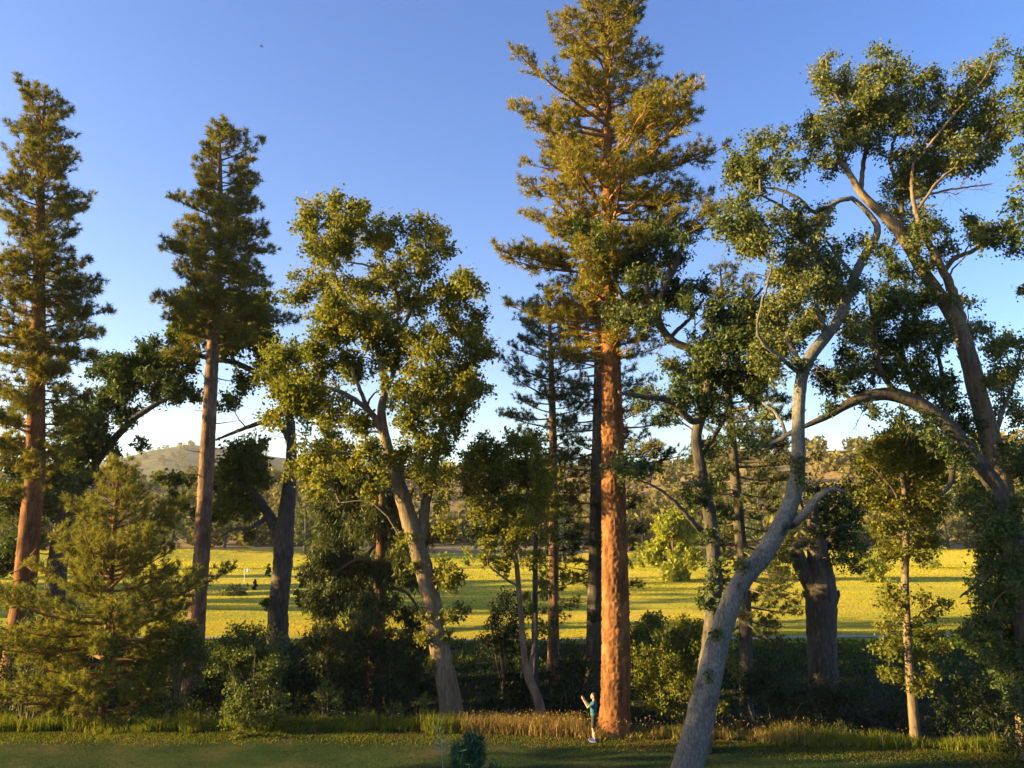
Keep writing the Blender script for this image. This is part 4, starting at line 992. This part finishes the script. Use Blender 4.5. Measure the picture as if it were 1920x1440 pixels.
n = 26000
x = rng.uniform(-32, 34, n); y = rng.uniform(35.5, 57, n) + edge_shift(x) * .6
keep = wob(x, y, .8, 6) + rng.normal(0, .6, n) > -0.35
x, y = x[keep], y[keep]
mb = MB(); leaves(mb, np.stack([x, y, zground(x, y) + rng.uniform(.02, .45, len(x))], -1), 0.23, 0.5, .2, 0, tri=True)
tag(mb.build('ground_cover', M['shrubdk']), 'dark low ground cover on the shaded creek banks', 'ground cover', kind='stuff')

n = 24000
x = rng.uniform(-40, 48, n); y = rng.uniform(46, 58.5, n)
keep = rng.uniform(0, 1, n) < np.where(x > 6, .95, .6) * sstep(44, 53, y); x, y = x[keep], y[keep]; n = len(x)
aa = rng.uniform(0, 6.28, n); bb_ = np.stack([np.cos(aa), np.sin(aa), 0 * aa], -1) * rng.uniform(.05, .12, (n, 1))
pp = np.stack([x, y, zground(x, y) - .02], -1); tt_ = pp + np.column_stack([rng.normal(0, .08, (n, 2)), rng.uniform(.12, .34, n)])
mb = MB(); mb.add(np.stack([pp - bb_, pp + bb_, tt_], 1).reshape(-1, 3), t=np.arange(n * 3).reshape(-1, 3))
tag(mb.build('bank_grass', M['bankgr']), 'shaded green grass on the far creek bank below the fairway', 'grass', kind='stuff')
n = 100000
y = 57.5 + (rng.uniform(0, 1, n) ** 1.6) * 132; x = rng.uniform(-.95, .95, n) * (y * .72 + 6)
sc_ = np.interp(y, [57, 190], [.07, .22]) * (1 + .4 * wob(x, y, .1, 2))
aa = rng.uniform(0, 6.28, n); bb_ = np.stack([np.cos(aa), np.sin(aa), 0 * aa], -1) * (sc_ * rng.uniform(.4, .8, n))[:, None]
pp = np.stack([x, y, zground(x, y) - .01], -1); tt_ = pp + rng.normal(0, .3, (n, 3)) * sc_[:, None]; tt_[:, 2] = pp[:, 2] + sc_ * rng.uniform(.6, 1.2, n)
mb = MB(); mb.add(np.stack([pp - bb_, pp + bb_, tt_], 1).reshape(-1, 3), t=np.arange(n * 3).reshape(-1, 3))
tag(mb.build('meadow_grass', M['meadow']), 'sunlit yellow-green grass of the golf fairway', 'grass', kind='stuff')

# ------------------------------------------------------------------ trees beyond: out of view on the left, across the fairway, on the hills
def simple_tree(name, label, x, y, h, r, leaf, seed, n=2600, ls=0.34, bark='boakdk', group=None, low=0.25, cone=False, droop=0.1, nlimb=6):
    z = float(zground(x, y)); root = empty(name, (x, y, z), label, 'tree', group)
    tr = np.array([[x, y, z - .3, .03 * h], [x + rng.normal(0, .02 * h), y, z + h * .35, .022 * h], [x + rng.normal(0, .03 * h), y, z + h * .7, .012 * h], [x, y, z + h * .95, .004 * h]])
    ts = flare(spline(tr, h / 24), 1.4, h * .08)
    mb = MB(); tube(mb, ts, 8); mb.build('trunk', M[bark], root, True)
    cl = []
    for i in range(26 if not cone else 30):
        f = rng.uniform(low, 1); a = rng.uniform(0, 6.28)
        prof = (1.02 - f) * 1.1 if cone else math.sqrt(max(0.05, 1 - ((f - .58) / .46) ** 2))
        rr = r * prof * math.sqrt(rng.uniform(.25, 1)) * .8
        cl.append((x + rr * math.cos(a), y + rr * math.sin(a), z + h * f * .95, r * (.34 if not cone else .2)))
    for i in range(nlimb):
        c = cl[rng.integers(len(cl))]; zz = z + (c[2] - z) * .6; j = int(np.argmin(abs(ts[:, 2] - zz)))
        mb = MB(); p0 = ts[j, :3]; e = np.array(c[:3])
        tube(mb, spline(np.array([[*p0, ts[j, 3] * .7], [*(p0 * .5 + e * .5 + [0, 0, .04 * h]), ts[j, 3] * .4], [*e, .004 * h]]), h / 16), 5); mb.build('limb', M[bark], root, True)
    P_ = []
    for c in cl:
        m = max(8, n // len(cl)); k = max(3, m // 22)
        cc = np.array(c[:3]) + runit(k) * c[3] * rng.uniform(.3, 1, (k, 1))
        q = cc[rng.integers(0, k, m)] + runit(m) * c[3] * .42 * rng.uniform(0, 1, (m, 1)) ** .5
        P_.append(q)
    P_ = np.vstack(P_); P_[:, 2] = np.maximum(P_[:, 2], zground(P_[:, 0], P_[:, 1]) + .1)
    mb = MB(); leaves(mb, P_, ls * 1.2, .75, .3, droop, tri=True); tag(mb.build('crown', M[leaf], root), kind='stuff')
    return root

def copy_tree(o, loc, rz, scale):
    c = o.copy(); COL.objects.link(c); c.location = loc; c.rotation_euler = (0, 0, rz); c.scale = (scale,) * 3
    for ch in o.children:
        d = ch.copy(); COL.objects.link(d); d.parent = c
    return c

OUT = 'oaks standing left of the view that shade the lawn'
off = simple_tree('oak_tree', 'oak left of the view shading the lawn', -31, 21.8, 21, 5.2, 'oak', 1, 9000, .40, group=OUT, low=.06)
for i, (x, y, s_) in enumerate([(-30, 14.5, .95), (-34, 6.0, 1.05), (-42, 19.0, 1.1), (-30, -3, 1.0), (-41, 46.5, .82), (-46, 52, .8)]):
    copy_tree(off, (x, y, float(zground(x, y))), 1.3 * i + .5, s_)
OUT2 = 'oaks standing left of the view beside the fairway'
off2 = simple_tree('oak_tree', 'oak left of the view throwing shadow bands across the fairway', -76, 70, 22, 5.0, 'oak', 2, 7000, .5, group=OUT2, low=.06)
for i, (x, y, s_) in enumerate([(-80, 79, 1.0), (-84, 88, .95), (-86, 97, 1.0), (-90, 106, 1.05), (-100, 72.5, 1.2), (-101, 81, 1.25), (-103, 90, 1.2), (-104, 99, 1.25), (-104, 118, 1.1), (-118, 138, 1.1)]):
    copy_tree(off2, (x, y, float(zground(x, y))), .9 * i + .2, s_)

simple_tree('far_tree', 'unseen dense oak added behind the drooping cedar to shade the near fairway', -12.0, 63.5, 13.5, 4.8, 'oakdk', 3, 6000, .36, low=.04)  # hidden tree, added to throw the shade band over the near fairway
def field_y(py, z=0.3):
    return (CAM_Z - z) / math.tan(math.atan((py - 720) / FPX) - PITCH)
def far_tree(name, label, px, py, wpx, hpx, leaf, **kw):
    Y = min(field_y(py), kw.pop('ymax', 205)); p = at(px, py, Y); k = Y / FPX
    return simple_tree(name, label, p[0], Y, hpx * k, wpx * k / 2, leaf, 0, ls=kw.pop('ls', .45), **kw)

far_tree('willow_tree', 'bright yellow-green rounded willow across the fairway', 1268, 1086, 118, 122, 'willow', low=.02, n=12000, ls=.52, droop=.6)
far_tree('willow_tree', 'low yellow willow clump behind the broken oak trunk', 1632, 1088, 78, 56, 'willow', low=.02, n=5000, ls=.34, droop=.6)
far_tree('willow_tree', 'small yellow willow bush left of the broken oak trunk', 1462, 1084, 80, 70, 'willow', low=.02, n=2600, ls=.3, droop=.6)
far_tree('willow_tree', 'small yellow-green bush at the fairway edge left of the rounded willow', 1205, 1060, 46, 40, 'willow', low=.02, n=1600, ls=.3)
far_tree('willow_tree', 'yellow-green bushes beyond the slim sunlit trunk', 1745, 1062, 70, 44, 'willow', low=.02, n=1800, ls=.3)
far_tree('willow_tree', 'yellow bush across the fairway seen between slanting oak and slender tree', 878, 1058, 34, 34, 'willow', low=.02, n=1200, ls=.3)
far_tree('field_shrub', 'small dark upright conifer bush alone on the fairway', 478, 1098, 13, 20, 'shrubdk', low=.02, n=700, ls=.25, cone=True)
far_tree('field_shrub', 'small pointed conifer by the far rough edge of the fairway', 503, 1076, 16, 22, 'oakdk', low=.02, n=700, ls=.3, cone=True)
far_tree('field_shrub', 'small dark bush on the fairway right of the dark-trunked oak', 568, 1096, 26, 26, 'shrubdk', low=.02, n=800, ls=.28)
far_tree('field_shrub', 'grey-green low scrub in the fairway rough left of the dark-trunked oak', 440, 1110, 60, 14, 'oakpl', low=.02, n=800, ls=.25, nlimb=2)
far_tree('far_tree', 'tall golden tree at the far edge of the fairway beside the dark-trunked oak', 478, 1040, 56, 130, 'hillleaf', n=1800, ls=.55)
far_tree('far_tree', 'olive tree at the far edge of the fairway right of the bare-trunked pine', 420, 1042, 62, 100, 'oakpl', n=1800, ls=.55)
far_tree('far_tree', 'broad olive tree at the far edge of the fairway behind the young pine', 320, 1046, 90, 110, 'oakpl', n=2000, ls=.55)
for lab, px, py, w_, h_, lf in [
    ('dark tree across the fairway just right of the slanting oak', 910, 1050, 80, 90, 'oakdk'), ('olive tree across the fairway behind the slender crooked tree', 975, 1048, 80, 120, 'oakpl'),
    ('dull green tree across the fairway behind the thin dark pine', 1060, 1048, 90, 100, 'oakdk'), ('tawny tree across the fairway right of the great pine', 1205, 1046, 70, 110, 'hillleaf'),
    ('tawny tree across the fairway above the rounded willow', 1290, 1046, 100, 130, 'hillleaf'), ('olive tree across the fairway behind the leaning grey oak', 1430, 1046, 110, 130, 'oakpl'),
    ('dark green tree across the fairway behind the broken oak trunk', 1600, 1048, 90, 100, 'oakdk'), ('olive tree across the fairway right of the slim sunlit trunk', 1780, 1044, 110, 110, 'oakpl'),
    ('tawny tree across the fairway beneath the arching limb', 1690, 1046, 90, 90, 'hillleaf'), ('olive tree across the fairway beyond the right edge oaks', 1890, 1044, 110, 120, 'oakpl'),
    ('dark tree across the fairway behind the drooping cedar', 660, 1046, 110, 110, 'oakdk'), ('olive tree across the fairway behind the dark-trunked oak', 570, 1046, 90, 110, 'oakpl'),
    ('olive tree across the fairway beyond the tall spired pine', 130, 1046, 120, 120, 'oakpl'), ('tawny tree across the fairway left of the young pine top', 30, 1046, 110, 110, 'hillleaf')]:
    far_tree('far_tree', lab, px, py, w_, h_, lf, n=1700, ls=.6, low=.08, group='trees along the far side of the fairway')

# wooded hills: one mass
n = 3000
az = rng.uniform(-.72, .72, n); rr = np.concatenate([rng.uniform(215, 500, int(n * .75)), rng.uniform(1000, 1540, n - int(n * .75))])
x, y = rr * np.sin(az), rr * np.cos(az)
dn = wob(x, y, .02, 3) + rng.normal(0, .45, n); keep = dn > np.where(rr < 800, -.05, -.5)
x, y, rr = x[keep], y[keep], rr[keep]; n = len(x)
R = np.where(rr > 800, rng.uniform(3, 6, n), rng.uniform(2.0, 4.6, n))
K = 54
c = np.stack([x, y, zground(x, y) + R * .9], -1)
P_ = np.repeat(c, K, 0) + runit(n * K) * (np.repeat(R, K) * rng.uniform(.2, 1, n * K) ** .5)[:, None] * np.array([1, 1, 1.05])
mb = MB()
sz = np.repeat(R, K) * .29
a = runit(n * K); nn = unit(runit(n * K) + [0, 0, .3]); bb = unit(np.cross(nn, a))
v = np.stack([P_ - a * sz[:, None] - bb * sz[:, None] * .6, P_ + bb * sz[:, None], P_ + a * sz[:, None] - bb * sz[:, None] * .3], 1)
mb.add(v.reshape(-1, 3), t=np.arange(n * K * 3).reshape(-1, 3))
tag(mb.build('hillside_wood', M['hillleaf']), 'far olive and tawny woodland covering the hills', 'woodland', kind='stuff')

# golf marker
Yf = field_y(1086); p = at(458, 1086, Yf); p[2] = float(zground(p[0], Yf))
fl = empty('flagstick', p, 'tiny white golf flagstick on the far fairway', 'flagstick')
WH = plain_mat('white_paint', (.8, .8, .78), .5, .05)
mb = MB(); tube(mb, np.array([[*(p - [0, 0, .1]), .03], [*(p + [0, 0, 2.1]), .022]]), 6); mb.build('pole', WH, fl, True)
mb = MB(); q = p + [0, 0, 1.6]
u = np.linspace(0, 1, 6); tp = np.stack([q[0] + .6 * u, q[1] + .06 * np.sin(u * 6), q[2] + .48 - .05 * u], -1); bt = tp.copy(); bt[:, 2] = q[2] + .06 * u
mb.add(np.vstack([tp, bt, tp + [0, .012, 0], bt + [0, .012, 0]]), [[i, i + 6, i + 7, i + 1] for i in range(5)] + [[i + 12, i + 13, i + 19, i + 18] for i in range(5)])
mb.build('flag', WH, fl, True)

# ------------------------------------------------------------------ the person under the great pine
def capsule(mb, a, b, ra, rb, n=10, m=5):
    """tapered limb with rounded ends"""
    a, b = np.array(a, float), np.array(b, float); d = unit(b - a); rows = []
    for t in np.linspace(-math.pi / 2, 0, m)[1:]: rows.append([*(a + d * ra * math.sin(t)), ra * math.cos(t)])
    for t in np.linspace(0, math.pi / 2, m)[:-1]: rows.append([*(b + d * rb * math.sin(t)), rb * math.cos(t)])
    rows = np.array(rows); rows[:, 3] = np.maximum(rows[:, 3], .001)
    tube(mb, rows, n)
    nv = len(rows) * n + 1; e = mb.n - nv      # close the start
    mb.v.append((a - d * ra)[None]); mb.t.append(np.array([[e + (k + 1) % n, e + k, mb.n] for k in range(n)])); mb.n += 1

def ellips(mb, c, r, nu=14, nv=10, tilt=0.0):
    th = np.linspace(0, math.pi, nv); rows = []
    V = []
    for t in th:
        for k in range(nu):
            p = 2 * math.pi * k / nu; V.append([r[0] * math.sin(t) * math.cos(p), r[1] * math.sin(t) * math.sin(p), r[2] * math.cos(t)])
    V = np.array(V)
    ct, st_ = math.cos(tilt), math.sin(tilt); V = np.stack([V[:, 0] * ct + V[:, 2] * st_, V[:, 1], -V[:, 0] * st_ + V[:, 2] * ct], -1)
    q = [[i * nu + k, (i + 1) * nu + k, (i + 1) * nu + (k + 1) % nu, i * nu + (k + 1) % nu] for i in range(nv - 1) for k in range(nu)]
    mb.add(V + np.array(c), q)

def fuse(mb, name, mat, parent, vox):
    """one continuous skin over the overlapping shapes"""
    o = mb.build(name, mat, parent, True, org=np.zeros(3))
    md = o.modifiers.new('skin', 'REMESH'); md.mode = 'VOXEL'; md.voxel_size = vox; md.use_smooth_shade = True
    sm = o.modifiers.new('soften', 'SMOOTH'); sm.factor = .5; sm.iterations = 3
    return o

SKIN = plain_mat('skin', (.42, .25, .17), .55, .06, 30)
TEE = plain_mat('teal_cotton', (.026, .115, .145), .85, .15, 18, .01)
SHORT = plain_mat('dark_shorts_cloth', (.035, .035, .042), .9, .2, 18, .01)
HAIR = plain_mat('dark_hair', (.025, .018, .014), .6, .3, 60, .01)
SHOE = plain_mat('blue_shoe_fabric', (.03, .05, .22), .6, .2, 30)
SOLE = plain_mat('white_shoe_sole', (.6, .6, .62), .6, .05)
pp_ = at(1113, 1388, 32.1); pz_ = float(zground(pp_[0], 32.1))
per = empty('person', (pp_[0], 32.1, pz_), 'person in teal t-shirt and dark shorts raising a phone beside the great pine', 'person')
per.rotation_euler = (0, 0, math.radians(-12))
# local frame: the person looks towards -x; y is left/right; feet at z = 0
b_ = MB()
for sy, kx in ((-1, .02), (1, -.05)):
    hip, knee, ank = (.03, sy * .095, .92), (-.01 + kx * .3, sy * .10, .50), (.05 + kx, sy * .105, .085)
    capsule(b_, hip, knee, .088, .058); capsule(b_, knee, ank, .057, .038)
    capsule(b_, (ank[0] - .03, ank[1], .2), (ank[0] - .01, ank[1], .34), .04, .052)
    capsule(b_, (ank[0] + .02, ank[1], .05), (ank[0] - .16, ank[1], .035), .042, .034)
ellips(b_, (.03, 0, .96), (.115, .165, .13)); ellips(b_, (.015, 0, 1.12), (.11, .15, .18)); ellips(b_, (.035, 0, 1.32), (.12, .185, .17))
capsule(b_, (.05, 0, 1.44), (.035, 0, 1.55), .062, .054)
# head: skull, jaw, nose, brow, lips, ears
ellips(b_, (.03, 0, 1.665), (.098, .076, .112)); ellips(b_, (-.015, 0, 1.61), (.07, .058, .075)); ellips(b_, (-.073, 0, 1.645), (.024, .014, .026), tilt=.3)
ellips(b_, (-.056, 0, 1.688), (.022, .052, .014)); ellips(b_, (-.066, 0, 1.602), (.016, .028, .010)); ellips(b_, (-.058, 0, 1.566), (.022, .026, .018))
for sy in (-1, 1): ellips(b_, (.035, sy * .078, 1.65), (.022, .012, .034))
# arms raised in front, both hands at the phone
PH = np.array([-.40, 0, 1.62])
for sy in (-1, 1):
    sh, el, wr = np.array([.045, sy * .19, 1.42]), np.array([-.17, sy * .21, 1.27]), np.array([-.345, sy * .10, 1.49])
    capsule(b_, sh, el, .056, .042); capsule(b_, el, wr, .042, .028)
    pc = wr + (PH + [0, sy * .075, -.02] - wr) * .75
    capsule(b_, wr, pc, .030, .034)
    for k, (fl_, dz) in enumerate(((.075, .045), (.085, .02), (.08, -.005), (.062, -.028))):
        s0 = pc + [-.012, sy * .012, dz * .8 + .01]; s1 = s0 + [-.030, -sy * .004, .018]; s2 = s1 + np.array([-.012, -sy * .65, .12]) * (fl_ * .6)
        capsule(b_, s0, s1, .0105, .0095, 7, 3); capsule(b_, s1, s2, .0095, .008, 7, 3)
    t0 = pc + [.012, -sy * .01, .0]; t1 = t0 + [.012, -sy * .022, .03]; capsule(b_, t0, t1, .0115, .010, 7, 3); capsule(b_, t1, t1 + [-.012, -sy * .016, .022], .010, .0085, 7, 3)
fuse(b_, 'body', SKIN, per, .0065)
c_ = MB()
ellips(c_, (.03, 0, .99), (.135, .185, .12)); ellips(c_, (.015, 0, 1.12), (.130, .172, .2)); ellips(c_, (.035, 0, 1.32), (.138, .205, .165)); capsule(c_, (.045, -.13, 1.43), (.045, .13, 1.43), .062, .062)
for sy in (-1, 1): capsule(c_, (.045, sy * .185, 1.415), (-.085, sy * .2, 1.325), .076, .064)
fuse(c_, 'shirt', TEE, per, .012)
d_ = MB(); ellips(d_, (.032, 0, .94), (.132, .182, .12))
for sy, kx in ((-1, .02), (1, -.05)): capsule(d_, (.03, sy * .095, .90), (.0 + kx * .2, sy * .105, .58), .105, .088)
fuse(d_, 'shorts', SHORT, per, .012)
h_ = MB(); ellips(h_, (.048, 0, 1.695), (.098, .084, .098)); ellips(h_, (.088, 0, 1.64), (.055, .07, .075)); fuse(h_, 'hair', HAIR, per, .010)
e_ = MB()
for sy in (-1, 1): ellips(e_, (-.063, sy * .031, 1.668), (.010, .013, .008), 8, 6)
e_.build('eyes', HAIR, per, True, org=np.zeros(3))
for sy, kx in ((-1, .02), (1, -.05)):
    m_ = MB(); ax = .05 + kx
    capsule(m_, (ax + .03, sy * .105, .06), (ax - .165, sy * .105, .042), .052, .044); capsule(m_, (ax, sy * .105, .06), (ax - .005, sy * .105, .12), .052, .046)
    sh_ = fuse(m_, 'shoe', SHOE, per, .010)
    m_ = MB(); ellips(m_, (ax - .065, sy * .105, .014), (.155, .052, .022)); m_.build('sole', SOLE, sh_, True, org=np.zeros(3))
ph_ = empty('phone', (pp_[0], 32.1, pz_), 'dark smartphone held up by the person beside the great pine', 'phone')
ph_.rotation_euler = per.rotation_euler
PB = plain_mat('phone_black', (.012, .012, .014), .25, .1); PS = plain_mat('phone_glass', (.02, .03, .05), .08, .1)
def boxm(c, h):
    m_ = MB(); v = np.array([[sx * h[0], sy * h[1], sz * h[2]] for sx in (-1, 1) for sy in (-1, 1) for sz in (-1, 1)]) + c
    m_.add(v, [[0, 1, 3, 2], [4, 6, 7, 5], [0, 4, 5, 1], [2, 3, 7, 6], [0, 2, 6, 4], [1, 5, 7, 3]]); return m_
cs = boxm(PH + [-.005, 0, 0], (.0042, .076, .037)).build('case', PB, ph_, False, org=np.zeros(3))
bv = cs.modifiers.new('bevel', 'BEVEL'); bv.width = .003; bv.segments = 2
boxm(PH + [.0002, 0, 0], (.001, .071, .033)).build('screen', PS, ph_, False, org=np.zeros(3))

# a stray dust-like speck in the sky, given a winged body
bp_ = at(490, 87, 70)
sky_speck = empty('sky_speck', bp_, 'tiny dark speck in the blue sky above the leafy oak, built as a winged shape', 'sky_speck')
BK = plain_mat('dark_speck', (.03, .028, .026), .8, .2)
mb = MB(); ellips(mb, (0, 0, 0), (.11, .035, .035)); ellips(mb, (-.11, 0, .015), (.032, .026, .026)); mb.build('body', BK, sky_speck, True, org=np.zeros(3))
mb = MB(); mb.add([[.08, -.02, 0], [.08, .02, 0], [.2, .04, .0], [.2, -.04, .0], [.08, -.02, .01], [.08, .02, .01], [.2, .04, .008], [.2, -.04, .008]], [[0, 1, 2, 3], [4, 7, 6, 5], [0, 4, 5, 1], [2, 6, 7, 3], [0, 3, 7, 4], [1, 5, 6, 2]]); mb.build('tail', BK, sky_speck, False, org=np.zeros(3))
for sy in (-1, 1):
    mb = MB(); v = np.array([[-.05, .02 * sy, .01], [.05, .02 * sy, .01], [-.03, .14 * sy, .07], [.06, .14 * sy, .07], [.05, .28 * sy, .05], [.08, .27 * sy, .05]])
    mb.add(np.vstack([v, v + [0, 0, .008]]), [[0, 1, 3, 2], [2, 3, 5, 4], [6, 8, 9, 7], [8, 10, 11, 9], [0, 2, 8, 6], [2, 4, 10, 8], [1, 7, 9, 3], [3, 9, 11, 5]]); mb.build('wing', BK, sky_speck, False, org=np.zeros(3))

# ------------------------------------------------------------------ evening haze
hm, hn, hl = new_mat('haze_air')
pv = hn.new('ShaderNodeVolumePrincipled')
pv.inputs['Color'].default_value = (.86, .90, 1.0, 1); pv.inputs['Density'].default_value = HAZE; pv.inputs['Anisotropy'].default_value = 0.2
ho = hn.new('ShaderNodeOutputMaterial'); hl.new(pv.outputs[0], ho.inputs['Volume'])
hv = np.array([[sx * 2750, (2800 if sy > 0 else -450), (300 if sz > 0 else -8)] for sx in (-1, 1) for sy in (-1, 1) for sz in (-1, 1)], float)
mb = MB(); mb.add(hv, [[0, 1, 3, 2], [4, 6, 7, 5], [0, 4, 5, 1], [2, 3, 7, 6], [0, 2, 6, 4], [1, 5, 7, 3]])
tag(mb.build('haze', hm), kind='stuff')
